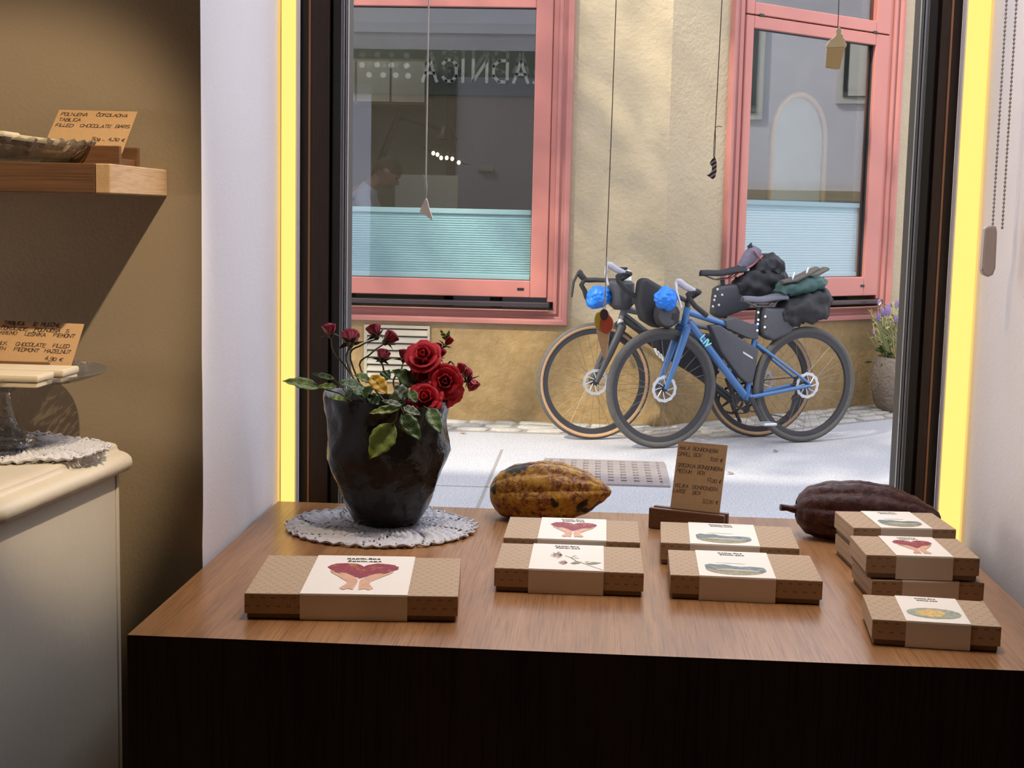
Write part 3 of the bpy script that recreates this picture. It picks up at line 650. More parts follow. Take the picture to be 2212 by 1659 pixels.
for i in range(9):
    b = pc + Vector((-.2+rp.uniform(-.05, .05), rp.uniform(-.1, .05), .30+rp.uniform(0, .16)))
    for k in range(5):
        a2 = rp.uniform(0, 6.28); u = Vector((math.cos(a2), math.sin(a2), rp.uniform(-.3, .8)))*rp.uniform(.04, .075); w = u.cross(Vector((0, .5, 1))).normalized()*.018; sd_.add([b, b+u*.5+w, b+u, b+u*.5-w], [(0, 1, 2, 3)])
for mb, mt, nm in ((sa, 'lav_leaf', 'foliage'), (sb, 'dry', 'dry_stalks'), (sc_, 'lav', 'blossoms'), (sd_, 'green', 'leaves')):
    o = mb.build(nm, M[mt], pl); o['kind'] = 'stuff'

# ---------------------------------------------------------------- bicycles
M['tyre'] = pm('tyre_rubber', (.085, .08, .072), .8, .3, 60, .6, 90, dist=.003)
M['tan'] = pm('tan_sidewall', (.44, .26, .13), .7)
M['rim'] = pm('matt_black_rim', (.03, .03, .033), .4)
M['grey_rim'] = pm('dusty_grey_rim', (.13, .135, .145), .4)
M['steel'] = pm('spoke_steel', (.20, .19, .17), .4, metal=.5)
M['disc'] = pm('brushed_disc', (.58, .60, .62), .35, metal=.6)
M['blue'] = pm('blue_frame_paint', (.045, .14, .34), .25, .12, 8, coat=.4)
M['black_frame'] = pm('graphite_frame_paint', (.045, .047, .052), .35)
M['grey_frame'] = pm('grey_frame_paint', (.17, .175, .185), .35)
M['bar'] = pm('black_bar_tape', (.022, .022, .024), .7)
M['hood'] = pm('pale_hood_rubber', (.38, .37, .42), .5)
M['lever'] = pm('silver_lever', (.62, .63, .66), .3, metal=.3)
M['bag'] = pm('black_bag_fabric', (.022, .022, .024), .65, .3, 40, .3, 120, dist=.003)
M['bag_grey'] = pm('charcoal_bag_fabric', (.06, .062, .07), .6, .2, 60, .3, 150)
M['eye'] = pm('white_eyelet', (.8, .8, .8), .5)
M['bluecloth'] = pm('bright_blue_plastic', (.006, .17, .66), .4, .2, 20, .3, 40)
M['jacket'] = pm('dark_green_jacket', (.035, .085, .075), .6, .25, 30)
M['teal'] = pm('teal_lettering', (.25, .72, .66), .5)
def wheel(parent, name, c, n, Rw, tan, rimmat, rotor=True, seed=0):
    ax = Vector(n).normalized(); rot = Vector((0, 0, 1)).rotation_difference(ax).to_matrix()
    wh = empty(name, c, 0); wh.parent = parent; wh.location = MW[parent].inverted() @ Vector(c); wh.rotation_euler = (0, 0, 0)
    MW[wh] = MW[parent] @ Matrix.Translation(wh.location)
    def L(prof, mat, nm, nseg=56):
        k = len(prof); vs = []; fs = []
        for i, (r, z) in enumerate(prof):
            for j in range(nseg):
                a = 2*math.pi*j/nseg; vs.append(Vector(c) + rot @ Vector((r*math.cos(a), r*math.sin(a), z)))
        for i in range(k):
            i2 = (i+1) % k
            for j in range(nseg): fs.append((i*nseg+j, i*nseg+(j+1) % nseg, i2*nseg+(j+1) % nseg, i2*nseg+j))
        MB().add(vs, fs).build(nm, mat, wh, smooth=50)
    tw = .021; rc = Rw-tw
    pr = [(rc+tw*math.cos(2*math.pi*i/12), tw*math.sin(2*math.pi*i/12)) for i in range(12)]
    L(pr, M['tyre'], 'tyre')
    if tan:
        for sg_ in (-1, 1): L([(rc+d_, sg_*(math.sqrt(max(0, tw*tw-d_*d_))+.0016)) for d_ in (.004, 0, -.005, -.010, -.013)]+[(rc-.012, sg_*.004), (rc+.002, sg_*.010)], M['tan'], 'sidewall')
    L([(rc-.014, .013), (rc-.018, .0135), (rc-.045, .011), (rc-.048, 0), (rc-.045, -.011), (rc-.018, -.0135), (rc-.014, -.013)], rimmat, 'rim')
    sp = MB(); rs = random.Random(seed)
    for i in range(28):
        a = 2*math.pi*i/28; side = 1 if i % 2 else -1; a2 = a + (.9 if (i//2) % 2 else -.9)
        sp.tube([Vector(c)+rot @ Vector((.022*math.cos(a2), .022*math.sin(a2), side*.028)), Vector(c)+rot @ Vector(((rc-.046)*math.cos(a), (rc-.046)*math.sin(a), 0))], .0013, 4)
    o = sp.build('spokes', M['steel'], wh); o['kind'] = 'stuff'
    MB().lathe([(0, -.05), (.012, -.05), (.012, -.034), (.026, -.032), (.026, -.024), (.016, -.018), (.016, .018), (.026, .024), (.026, .032), (.012, .034), (.012, .05), (0, .05)], 16, c, axis=rot).build('hub', M['rim'], wh, smooth=40)
    if rotor:
        dm = MB(); n_ = 48; z0 = .036
        for rr0, rr1 in ((.062, .080),):
            vs = []
            for j in range(n_):
                a = 2*math.pi*j/n_; ro_ = rr1 + .0025*math.cos(a*12)
                for r, z in ((rr0, z0), (ro_, z0), (ro_, z0+.002), (rr0, z0+.002)): vs.append(Vector(c)+rot @ Vector((r*math.cos(a), r*math.sin(a), z)))
            dm.add(vs, [(j*4+q, j*4+(q+1) % 4, ((j+1) % n_)*4+(q+1) % 4, ((j+1) % n_)*4+q) for j in range(n_) for q in range(4)])
        for k in range(8):
            a = 2*math.pi*k/8; dm.tube([Vector(c)+rot @ Vector((r*math.cos(a+da), r*math.sin(a+da), z0+.001)) for r, da in ((.018, 0), (.04, .35), (.064, .5))], .0035, 5)
        dm.build('brake_disc', M['disc'], wh, smooth=40)
    return wh
class Plane2:
    def __init__(s, O, ang): s.O = Vector(O); s.e = Vector((math.cos(ang), math.sin(ang), 0)); s.n = Vector((math.sin(ang), -math.cos(ang), 0)); s.a = ang
    def p(s, px, py, w=0.):
        d = ray(px, py); q = s.O + s.n*w; k = (q-CAM).dot(s.n)/d.dot(s.n); return CAM + d*k
    def q(s, u, z, w=0.): return s.O + s.e*u + s.n*w + Vector((0, 0, z))
def loft(mb, path, radii, n=18, amp=0., freq=20., up=(0, 0, 1), power=2.6, seed=0., rings=3):
    """soft bag: superelliptic rings along a path with wrinkles"""
    P = [Vector(p) for p in path]; up = Vector(up); pts = []; rs = []
    for i in range(len(P)-1):
        for k in range(rings): f = k/rings; pts.append(P[i].lerp(P[i+1], f)); rs.append([radii[i][q]*(1-f)+radii[i+1][q]*f for q in (0, 1)])
    pts.append(P[-1]); rs.append(list(radii[-1])); vs = []; k = len(pts)
    for i in range(k):
        t = (pts[min(i+1, k-1)]-pts[max(i-1, 0)]).normalized(); u = (up-t*up.dot(t)).normalized(); w = t.cross(u)
        for j in range(n):
            a = 2*math.pi*j/n; ca, sa = math.cos(a), math.sin(a); q = (abs(ca)**power+abs(sa)**power)**(-1/power)
            p = pts[i]+u*(ca*q*rs[i][0])+w*(sa*q*rs[i][1]); d = amp*(nz(p+Vector((seed, 0, 0)), freq)+.6*nz(p+Vector((0, seed, 0)), freq*2.2)) if amp else 0
            vs.append(p+(p-pts[i]).normalized()*d if d else p)
    fs = [(i*n+j, i*n+(j+1) % n, (i+1)*n+(j+1) % n, (i+1)*n+j) for i in range(k-1) for j in range(n)] + [tuple(range(n-1, -1, -1)), tuple(range((k-1)*n, k*n))]
    return mb.add(vs, fs)
def slab(mb, pl_, pts, w0, w1):     # pixel polygon in the bicycle's plane, given real thickness
    P = [pl_.p(x, y, w0) for x, y in pts]; return mb.prism(P, pl_.n*(w1-w0))

# --- blue bicycle
RW = .36
B = Plane2((.398, 8.281, 0), math.atan2(.402, .904))
bb = empty('bicycle', B.O, 0, 'blue drop bar bicycle with black bags, standing in front of the other', 'bicycle')
uF = (B.p(1429, 838)-B.O).dot(B.e); uR = (B.p(1737, 831)-B.O).dot(B.e)
hubF, hubR = B.q(uF, RW), B.q(uR, RW)
wheel(bb, 'front_wheel', hubF, B.n, RW, False, M['rim'], True, 1); wheel(bb, 'rear_wheel', hubR, B.n, RW, False, M['rim'], True, 2)
htT, htB, crown, BBp, stT, seatc = B.p(1485, 664), B.p(1479, 697), B.p(1476, 706), B.p(1614, 857), B.p(1634, 700), B.p(1632, 742)
f = MB()
f.tube([htT, htB], .021, 12); f.tube([B.p(1487, 695), B.p(1609, 855)], [.026, .024], 12); f.tube([B.p(1486, 674), B.p(1632, 722)], [.019, .017], 12)
f.tube([BBp, stT], .0165, 12)
f.tube([BBp-B.n*.035, BBp+B.n*.035], .024, 14)
for s_ in (-1, 1):
    f.tube([BBp+B.n*.03*s_, BBp.lerp(hubR, .3)+B.n*.042*s_, hubR+B.n*.062*s_], [.014, .013, .011], 8)
    f.tube([seatc+B.n*.012*s_, seatc.lerp(hubR, .25)+B.n*.04*s_, hubR+B.n*.062*s_+Vector((0, 0, .012))], [.011, .0095, .008], 8)
f.build('frame', M['blue'], bb, smooth=50)
fk = MB()
fk.tube([crown+B.n*.05, crown-B.n*.05], .022, 10); fk.tube([htB, crown], .021, 10)
for s_ in (-1, 1): fk.tube([crown+B.n*.048*s_, crown.lerp(hubF, .5)+B.n*.054*s_+B.e*.004, hubF+B.n*.056*s_], [(.024, .016), (.021, .014), (.012, .009)], 10)
fk.build('fork', M['blue'], bb, smooth=50)
lt = MB(); d0, d1 = B.p(1512, 727), B.p(1548, 774); du = (d1-d0).normalized(); dv = B.n.cross(du); dv = -dv if dv.z < 0 else dv
text_ribbons(lt, 'LIV', lambda x, y: d0 + du*x + dv*(y-.017) + B.n*.0275, .036, .0085, gap=1.6); lt.build('lettering', M['teal'], bb, solid=.001)
MB().tube([stT, B.p(1640, 657)], .0135, 10).build('seatpost', M['rim'], bb)
def saddle(pl_, parent, nose, back, mat):
    a, b = pl_.p(*nose), pl_.p(*back); L = (b-a)
    def fn(u, v):
        t = u; wv = (.018+.055*max(0, t-.35)**1.3*2.1); s_ = math.sin(math.pi*(v-.5)); th = math.cos(math.pi*(v-.5))
        p = a + L*t + pl_.n*(s_*wv); z = .010*math.sin(t*3.1+1.2)*0 + .018*th*(1 if True else 0) - .012*(1-th)
        return p + Vector((0, 0, z - .012*math.exp(-((t-.45)/.25)**2)))
    MB().grid(fn, 14, 10).build('saddle', mat, parent, smooth=60, solid=.014)
    r = MB()
    for s_ in (-1, 1): r.tube([a+L*.1+pl_.n*.012*s_-Vector((0, 0, .012)), a+L*.35+pl_.n*.022*s_-Vector((0, 0, .045)), a+L*.7+pl_.n*.022*s_-Vector((0, 0, .045)), a+L*.9+pl_.n*.03*s_-Vector((0, 0, .01))], .0035, 5)
    r.build('saddle_rail', M['steel'], parent)
M['saddle_grey'] = pm('slate_saddle', (.10, .10, .125), .5)
saddle(B, bb, (1604, 648), (1689, 641), M['saddle_grey'])
# crank, pedals, chainring, derailleur
def drivetrain(pl_, parent, bbp, hub, a_near, rr_=.085, pedal=True):
    cr = MB(); ang = a_near; dvec = pl_.e*math.cos(ang)+Vector((0, 0, 1))*math.sin(ang)
    cr.tube([bbp+pl_.n*.045, bbp+pl_.n*.062+dvec*.17], [(.016, .009), (.012, .008)], 8); cr.build('crank', M['rim'], parent, smooth=40)
    MB().tube([bbp-pl_.n*.045, bbp-pl_.n*.062-dvec*.17], [(.016, .009), (.012, .008)], 8).build('crank', M['rim'], parent, smooth=40)
    for s_ in ((1, -1) if pedal else ()):
        pc_ = bbp+pl_.n*(.115*s_)+dvec*(.17*s_); pd = MB()
        e = pl_.e; pd.hexa([pc_+e*a+pl_.n*b+Vector((0, 0, z)) for z in (-.008, .008) for a, b in ((-.045, -.045), (.045, -.045), (.045, .045), (-.045, .045))]); pd.tube([bbp+pl_.n*.06*s_+dvec*.17*s_, pc_], .007, 6)
        pd.build('pedal', M['disc'], parent, bevel=.004)
    rot = Vector((0, 0, 1)).rotation_difference(-pl_.n).to_matrix(); c = bbp-pl_.n*.043; ch = MB(); n_ = 72; vs = []
    for j in range(n_):
        a = 2*math.pi*j/n_; ro_ = rr_+.003*math.cos(a*36)
        for r, z in ((rr_-.014, -.002), (ro_, -.002), (ro_, .002), (rr_-.014, .002)): vs.append(c+rot @ Vector((r*math.cos(a), r*math.sin(a), z)))
    ch.add(vs, [(j*4+q, j*4+(q+1) % 4, ((j+1) % n_)*4+(q+1) % 4, ((j+1) % n_)*4+q) for j in range(n_) for q in range(4)])
    for k in range(5):
        a = 2*math.pi*k/5+.3; ch.tube([c+rot @ Vector((.01*math.cos(a), .01*math.sin(a), 0)), c+rot @ Vector(((rr_-.01)*math.cos(a), (rr_-.01)*math.sin(a), 0))], [.012, .007], 6)
    ch.build('chainring', M['rim'], parent, smooth=40)
    cs = MB()
    for i in range(8):
        r = .03+.004*i; cs.lathe([(r-.012, -.001), (r, -.001), (r, .001), (r-.012, .001)], 20, hub-pl_.n*(.036+.004*(8-i)*.5), axis=rot)
    cs.build('cassette', M['rim'], parent)
    lw = hub-pl_.n*.05; rd = MB(); rd.tube([lw, lw-Vector((0, 0, .09))+pl_.e*-.03, lw-Vector((0, 0, .19))+pl_.e*-.06], [.014, .012, .010], 7)
    for dz, dx in ((.09, -.03), (.19, -.06)): rd.lathe([(0, -.004), (.024, -.004), (.024, .004), (0, .004)], 14, lw-Vector((0, 0, dz))+pl_.e*dx, axis=rot)
    rd.build('derailleur', M['rim'], parent, smooth=40)
    jk = lw-Vector((0, 0, .19))+pl_.e*-.06
    MB().tube([hub-pl_.n*.043+Vector((0, 0, .045)), bbp-pl_.n*.043+Vector((0, 0, rr_))], .0035, 4).tube([jk-Vector((0, 0, .024)), bbp-pl_.n*.043-Vector((0, 0, rr_))], .0035, 4).build('chain', M['rim'], parent)
drivetrain(B, bb, BBp, hubR, rad(-63))
def dropbar(pl_, parent, centre, side, hood_back, hood_tip, lever_tip, hook, end, hoodmat, levermat):
    w = .20*side
    hb_, ht, le, hk, en = (pl_.p(*q, w) for q in (hood_back, hood_tip, lever_tip, hook, end))
    c = Vector(centre); bend = hb_ + pl_.e*.055
    MB().tube([c, c.lerp(bend, .55), bend.lerp(c, .12)+Vector((0, 0, .002)), bend.lerp(hb_, .5), hb_, hb_.lerp(hk, .45)-pl_.e*.02, hk, hk.lerp(en, .35)-Vector((0, 0, .01)), en], [.0135, .0135, .015, .0155, .016, .0155, .0155, .0155, .0155], 10).build('handlebar', M['bar'], parent, smooth=60)
    up = (ht-hb_); MB().tube([hb_+pl_.e*.01, hb_.lerp(ht, .45), hb_.lerp(ht, .8)+Vector((0, 0, .004)), ht], [(.017, .015), (.020, .016), (.021, .017), (.014, .013)], 10).build('brake_hood', hoodmat, parent, smooth=60)
    MB().tube([ht-Vector((0, 0, .01)), ht.lerp(le, .4)-pl_.e*.012, le], [(.009, .013), (.008, .012), (.006, .008)], 8).build('brake_lever', levermat, parent, smooth=60)
cB = B.p(1483, 650)
MB().tube([htT, htT+Vector((0, 0, .03)), cB], [.017, .017, .016], 10).build('stem', M['rim'], bb, smooth=50)
dropbar(B, bb, cB, 1, (1496, 629), (1461, 606), (1472, 664), (1489, 645), (1527, 682), M['hood'], M['lever'])
dropbar(B, bb, cB, -1, (1412, 622), (1388, 618), (1392, 655), (1402, 640), (1430, 672), M['bar'], M['bar'])

# --- black bicycle
K = Plane2((-.046, 8.52, 0), rad(16.5))
kb = empty('bicycle', K.O, 0, 'black bicycle with tan tyre walls and black bags, nearest the house wall', 'bicycle')
uF2 = (K.p(1283, 820)-K.O).dot(K.e); uR2 = (K.p(1640, 828)-K.O).dot(K.e)
kF, kR = K.q(uF2, RW), K.q(uR2, RW)
wheel(kb, 'front_wheel', kF, K.n, RW, True, M['rim'], True, 3); wheel(kb, 'rear_wheel', kR, K.n, RW, True, M['rim'], True, 4)
kT, kBt, kCr, kBB, kS = K.p(1353, 656), K.p(1343, 690), K.p(1340, 702), K.p(1584, 866), K.p(1568, 700)
f = MB()
f.tube([kT, kBt], .023, 12); f.tube([K.p(1352, 668), K.p(1566, 716)], [.020, .017], 12)
f.build('head_tube', M['grey_frame'], kb, smooth=50)
f = MB(); f.tube([K.p(1346, 684), K.p(1400, 724), kBB], [.030, .028, .026], 12); f.tube([kBB, kS], .017, 10); f.tube([kBB-K.n*.035, kBB+K.n*.035], .024, 12)
for s_ in (-1, 1):
    f.tube([kBB+K.n*.03*s_, kBB.lerp(kR, .3)+K.n*.042*s_, kR+K.n*.06*s_], [.014, .013, .011], 8); f.tube([K.p(1570, 740)+K.n*.012*s_, K.p(1590, 765)+K.n*.04*s_, kR+K.n*.06*s_], [.011, .0095, .008], 8)
f.build('frame', M['black_frame'], kb, smooth=50)
fk = MB(); fk.tube([kBt, kCr], .022, 10); fk.build('fork_crown', M['lever'], kb, smooth=50); fk = MB(); fk.tube([kCr+K.n*.05, kCr-K.n*.05], .022, 10)
for s_ in (-1, 1): fk.tube([kCr+K.n*.048*s_, kCr.lerp(kF, .5)+K.n*.054*s_, kF+K.n*.056*s_], [(.026, .017), (.023, .015), (.013, .010)], 10)
fk.build('fork', M['black_frame'], kb, smooth=50)
MB().tube([kS, K.p(1560, 600)], .0135, 10).build('seatpost', M['rim'], kb)
saddle(K, kb, (1513, 592), (1604, 582), M['bar'])
drivetrain(K, kb, kBB, kR, rad(118), .088, False)
cK = K.p(1338, 606)
MB().tube([kT, K.p(1352, 640), K.p(1350, 615), cK], [.019, .018, .018, .016], 10).build('stem', M['rim'], kb, smooth=50)
dropbar(K, kb, cK, 1, (1345, 590), (1311, 570), (1314, 616), (1336, 607), (1378, 645), M['hood'], M['lever'])
dropbar(K, kb, cK, -1, (1262, 605), (1249, 586), (1235, 642), (1263, 628), (1272, 652), M['bar'], M['bar'])
cm = empty('bike_computer', K.p(1345, 582), 0, 'small white and black computer on the black bicycle handlebar', 'computer')
MB().box(K.p(1345, 582)+Vector((-.05, -.03, 0)), K.p(1345, 582)+Vector((.03, .03, .014))).build('screen', M['bar'], cm, bevel=.004); MB().tube([K.p(1345, 585), K.p(1354, 590), K.p(1356, 612)], [.02, .03, .024], 10).build('mount', M['eye'], cm, smooth=50)

# --- bags and bundles
def blob(name, c, r, label, cat, mat, squash=(1, 1, 1), amp=.25, seed=0, group=None):
    e = empty(name, Vector(c)-Vector((0, 0, r*squash[2])), 0, label, cat, group); mb = MB()
    def fn(u, v):
        a, t = 2*math.pi*u, math.pi*v; d = Vector((math.cos(a)*math.sin(t), math.sin(a)*math.sin(t), -math.cos(t)))
        k = 1+amp*.55*nz(d+Vector((seed, 0, 0)), 1.5)+amp*.75*abs(nz(d+Vector((0, seed, 0)), 2.7))+amp*.10*abs(nz(d+Vector((0, 0, seed)), 8)) - amp*.3
        return Vector(c)+Vector((d.x*squash[0], d.y*squash[1], d.z*squash[2]))*(r*k)
    return e, mb.grid(fn, 54, 36)
for nm, px, py, pl_, w, lab, sd2 in (('blue_bundle', 1294, 640, K, .02, 'crumpled bright blue plastic bundle on the black bicycle handlebar', 3.1), ('blue_bundle', 1439, 645, B, .16, 'crumpled bright blue plastic bundle on the blue bicycle handlebar', 7.7)):
    e, mb = blob(nm, pl_.p(px, py, w), .068, lab, 'bag', None, (1.12, 1, .95) if w < .1 else (1, 1, 1), .26, sd2, 'blue bundles on the handlebars')
    mb.build('cover', M['bluecloth'], e, smooth=25)
    if w < .1:
        e2 = MB(); c2 = pl_.p(1278, 655, w); loft(e2, [pl_.p(1268, 655, w), pl_.p(1276, 653, w), pl_.p(1296, 642, w)], [(.02, .025), (.045, .05), (.05, .05)], 14, .012, 30); e2.build('flap', M['bluecloth'], e, smooth=25)
def bagobj(name, loc, label, mb, mat, group=None, smooth=45, part='body', cat='bag', bevel=0.):
    e = empty(name, loc, 0, label, cat, group); o = mb.build(part, mat, e, smooth=smooth, bevel=bevel, seg=3); return e
mb = MB(); loft(mb, [K.p(1341, 606, .0), K.p(1341, 612, 0), K.p(1341, 655, 0), K.p(1341, 668, 0)], [(.055, .075), (.075, .10), (.075, .105), (.045, .07)], 18, .008, 14, up=tuple(K.e))
bagobj('handlebar_bag', K.p(1341, 668), 'black boxy bag hanging under the black bicycle handlebar', mb, M['bag_grey'])
mb = MB(); loft(mb, [B.p(1446, 682, .14), B.p(1446, 682, .12), B.p(1440, 680, 0), B.p(1430, 678, -.22), B.p(1430, 678, -.24)], [(.02, .02), (.062, .062), (.075, .075), (.07, .07), (.02, .02)], 18, .008, 12, power=2.2)
e = bagobj('handlebar_roll', B.p(1446, 695, .1), 'black rolled bag strapped across under the blue bicycle handlebar', mb, M['bag'])
mb = MB(); mb.lathe([(0, 0), (.045, 0), (.06, -.006), (.06, -.014)], 18, B.p(1446, 682, .146), axis=Vector((0, 0, 1)).rotation_difference(B.n).to_matrix()); mb.build('end_cap', M['bag_grey'], e, smooth=40)
mb = MB(); slab(mb, B, [(1372, 604), (1385, 598), (1426, 622), (1440, 650), (1436, 700), (1405, 708), (1376, 690), (1366, 650)], -.2, -.10)
bagobj('feed_bag', B.p(1405, 700, -.15), 'black soft feed bag standing between the two handlebars', mb, M['bag'], smooth=60, bevel=.03)
mb = MB(); slab(mb, K, [(1362, 704), (1400, 712), (1562, 722), (1558, 760), (1545, 806), (1500, 812), (1440, 776), (1392, 738)], -.035, .035)
e = bagobj('frame_bag', K.p(1480, 800), 'black frame bag inside the black bicycle, seen through the spokes', mb, M['bag'], smooth=60, bevel=.015)
lt = MB()
for i in range(3): lt.add([K.p(1411+i*6, 752+i*6, .037), K.p(1417+i*6, 752+i*6, .037), K.p(1425+i*6, 768+i*6, .037), K.p(1419+i*6, 768+i*6, .037)], [(0, 1, 2, 3)])
lt.build('print', M['eye'], e)
mb = MB(); slab(mb, B, [(1524, 702), (1545, 700), (1628, 752), (1624, 790), (1616, 824), (1604, 826), (1588, 812), (1548, 758)], -.03, .03)
e = bagobj('frame_bag', B.p(1600, 826), 'charcoal wedge frame bag inside the blue bicycle frame', mb, M['bag_grey'], smooth=60, bevel=.012); 
lt = MB(); p0, p1 = B.p(1605, 763, .0315), B.p(1626, 776, .0315); lt.add([p0, p1, p1+Vector((0, 0, .012)), p0+Vector((0, 0, .012))], [(0, 1, 2, 3)]); lt.build('label', M['disc'], e)
mb = MB(); slab(mb, B, [(1557, 690), (1578, 684), (1628, 704), (1628, 730), (1612, 731), (1560, 708)], -.03, .03)
bagobj('top_tube_bag', B.p(1595, 728), 'grey box bag on the top tube of the blue bicycle', mb, M['bag_grey'], smooth=60, bevel=.008)
def saddlebag(pl_, label, shell, dots, sack, radii, amp, seed, lowest):
    mb = MB(); slab(mb, pl_, shell, -.055, .055); e = empty('saddle_bag', pl_.p(*lowest), 0, label, 'bag', 'saddle bags'); o = mb.build('shell', M['bag_grey'], e, smooth=60, bevel=.02, seg=2)
    mb = MB(); loft(mb, [pl_.p(*q) for q in sack], radii, 26, amp, 16, seed=seed, up=(0, 0, 1), rings=7); mb.build('stuff_sack', M['bag'], e, smooth=85)
    rot = Vector((0, 0, 1)).rotation_difference(pl_.n).to_matrix(); d = MB()
    for (x, y) in dots: d.lathe([(0, .004), (.006, .004), (.008, 0)], 8, pl_.p(x, y, .055), axis=rot)
    q_ = d.build('eyelets', M['eye'], e); q_['kind'] = 'stuff'
    return e
saddlebag(K, 'black saddle bag with white eyelets behind the black bicycle saddle', [(1536, 622), (1548, 616), (1612, 608), (1622, 630), (1606, 664), (1545, 686), (1530, 678)], [(1550, 625), (1560, 637), (1545, 640), (1543, 648), (1540, 662), (1553, 659)],
          [(1590, 628), (1608, 622), (1640, 612), (1668, 606), (1686, 594), (1693, 588)], [(.05, .06), (.088, .085), (.098, .095), (.09, .09), (.06, .07), (.02, .03)], .03, 2.2, (1550, 686))
saddlebag(B, 'black saddle bag with white eyelets behind the blue bicycle saddle', [(1634, 662), (1648, 664), (1690, 662), (1704, 690), (1690, 716), (1652, 734), (1632, 722)], [(1638, 675), (1653, 684), (1638, 691), (1637, 700), (1636, 714), (1652, 707)],
          [(1682, 682), (1700, 676), (1732, 664), (1762, 656), (1782, 652), (1789, 656)], [(.055, .065), (.082, .085), (.097, .10), (.098, .10), (.075, .08), (.03, .04)], .03, 5.4, (1650, 734))
mb = MB(); loft(mb, [K.p(1626, 594), K.p(1640, 582), K.p(1664, 572), K.p(1680, 584), K.p(1690, 596)], [(.025, .05), (.06, .08), (.07, .085), (.055, .07), (.02, .03)], 22, .03, 18, seed=1.4, rings=5)
bagobj('rolled_jacket', K.p(1660, 600), 'crumpled black jacket strapped on top of the rear black saddle bag', mb, M['bag'], part='fold', cat='jacket')
mb = MB(); loft(mb, [B.p(1682, 634), B.p(1692, 626), B.p(1730, 618), B.p(1764, 610), B.p(1778, 606)], [(.02, .06), (.042, .085), (.048, .09), (.046, .085), (.018, .05)], 22, .018, 24, seed=8.4, rings=6)
bagobj('rolled_jacket', B.p(1730, 640), 'dark green jacket rolled on top of the blue bicycle saddle bag', mb, M['jacket'], part='fold', cat='jacket')
# sandals on the green jacket, shoe on the black jacket
M['sole'] = pm('brown_grey_sole', (.10, .085, .07), .7, .3); M['shoe'] = pm('mauve_grey_mesh', (.17, .15, .19), .8, .3); M['coral'] = pm('coral_shoe_sole', (.42, .16, .15), .6)
for k, (pts_, w) in enumerate((([(1688, 610), (1716, 604), (1744, 590), (1764, 580)], .04), ([(1712, 608), (1742, 600), (1766, 590), (1784, 580)], -.05))):
    mb = MB(); loft(mb, [B.p(*q, w) for q in pts_], [(.012, .03), (.016, .045), (.014, .04), (.012, .04)], 14, .003, 20)
    e = bagobj('sandal', B.p(1730, 612, w), ('nearer' if k == 0 else 'farther') + ' grey brown sandal lying on the green jacket roll', mb, M['sole'], 'sandals on the jacket', part='sole', cat='sandal')
    mb = MB(); mb.tube([B.p(1712, 602, w+.04), B.p(1716, 590, w), B.p(1712, 602, w-.04)], [(.01, .004)]*3, 8).tube([B.p(1742, 590, w+.035), B.p(1746, 580, w), B.p(1742, 590, w-.035)], [(.01, .004)]*3, 8); mb.build('strap', M['eye'] if k == 0 else M['sole'], e, smooth=50)
sh = empty('trail_shoe', K.p(1605, 586), 0, 'mauve trail shoe with coral sole standing toe down on the black saddle bag', 'shoe')
mb = MB(); loft(mb, [K.p(1597, 578), K.p(1606, 572), K.p(1618, 558), K.p(1630, 546), K.p(1636, 536)], [(.018, .03), (.034, .042), (.045, .042), (.048, .038), (.03, .025)], 18, .004, 30, up=tuple(K.e)); mb.build('upper', M['shoe'], sh, smooth=50)
mb = MB(); loft(mb, [K.p(1586, 584), K.p(1604, 582), K.p(1622, 572), K.p(1636, 558), K.p(1646, 552)], [(.008, .03), (.012, .045), (.010, .038), (.012, .04), (.006, .02)], 14, .002, 30); mb.build('sole', M['coral'], sh, smooth=50)
mb = MB(); mb.tube([K.p(1616, 534), K.p(1620, 528), K.p(1622, 540), K.p(1614, 556)], [.012, .016, .02, .012], 8); mb.build('tongue', M['bag'], sh, smooth=50)
mb = MB()
for i in range(4): mb.tube([K.p(1628+i*3, 540+i*4, .05), K.p(1636+i*3, 548+i*4, .045)], .004, 5)
mb.build('lace', M['coral'], sh)
# dry leaves on the street
M['dryleaf'] = pm('dry_leaf', (.34, .20, .08), .8, .3)
for x, y, lab in ((1676, 974, 'small yellow brown dry leaf on the street behind the price card'), (1578, 1022, 'tiny dry leaf on the street just right of the price card'), (1190, 932, 'dry leaf at the foot of the black bicycle front wheel'), (998, 935, 'orange dry leaf on the paving right of the flower pot')):
    p = atZ(x, y, .006); e = MB(); a = R.uniform(0, 6); u = Vector((math.cos(a), math.sin(a), 0))*.03; w = Vector((-math.sin(a), math.cos(a), 0))*.014
    e.add([p-u, p-u*.3+w, p+u*.4+w*.8+Vector((0, 0, .008)), p+u+Vector((0, 0, .012)), p+u*.4-w*.8+Vector((0, 0, .004)), p-u*.3-w], [(0, 1, 2), (0, 2, 3), (0, 3, 4), (0, 4, 5)])
    tag(e.build('dry_leaf', M['dryleaf'], None, solid=.001), lab, 'leaf', 'dry leaves on the street')

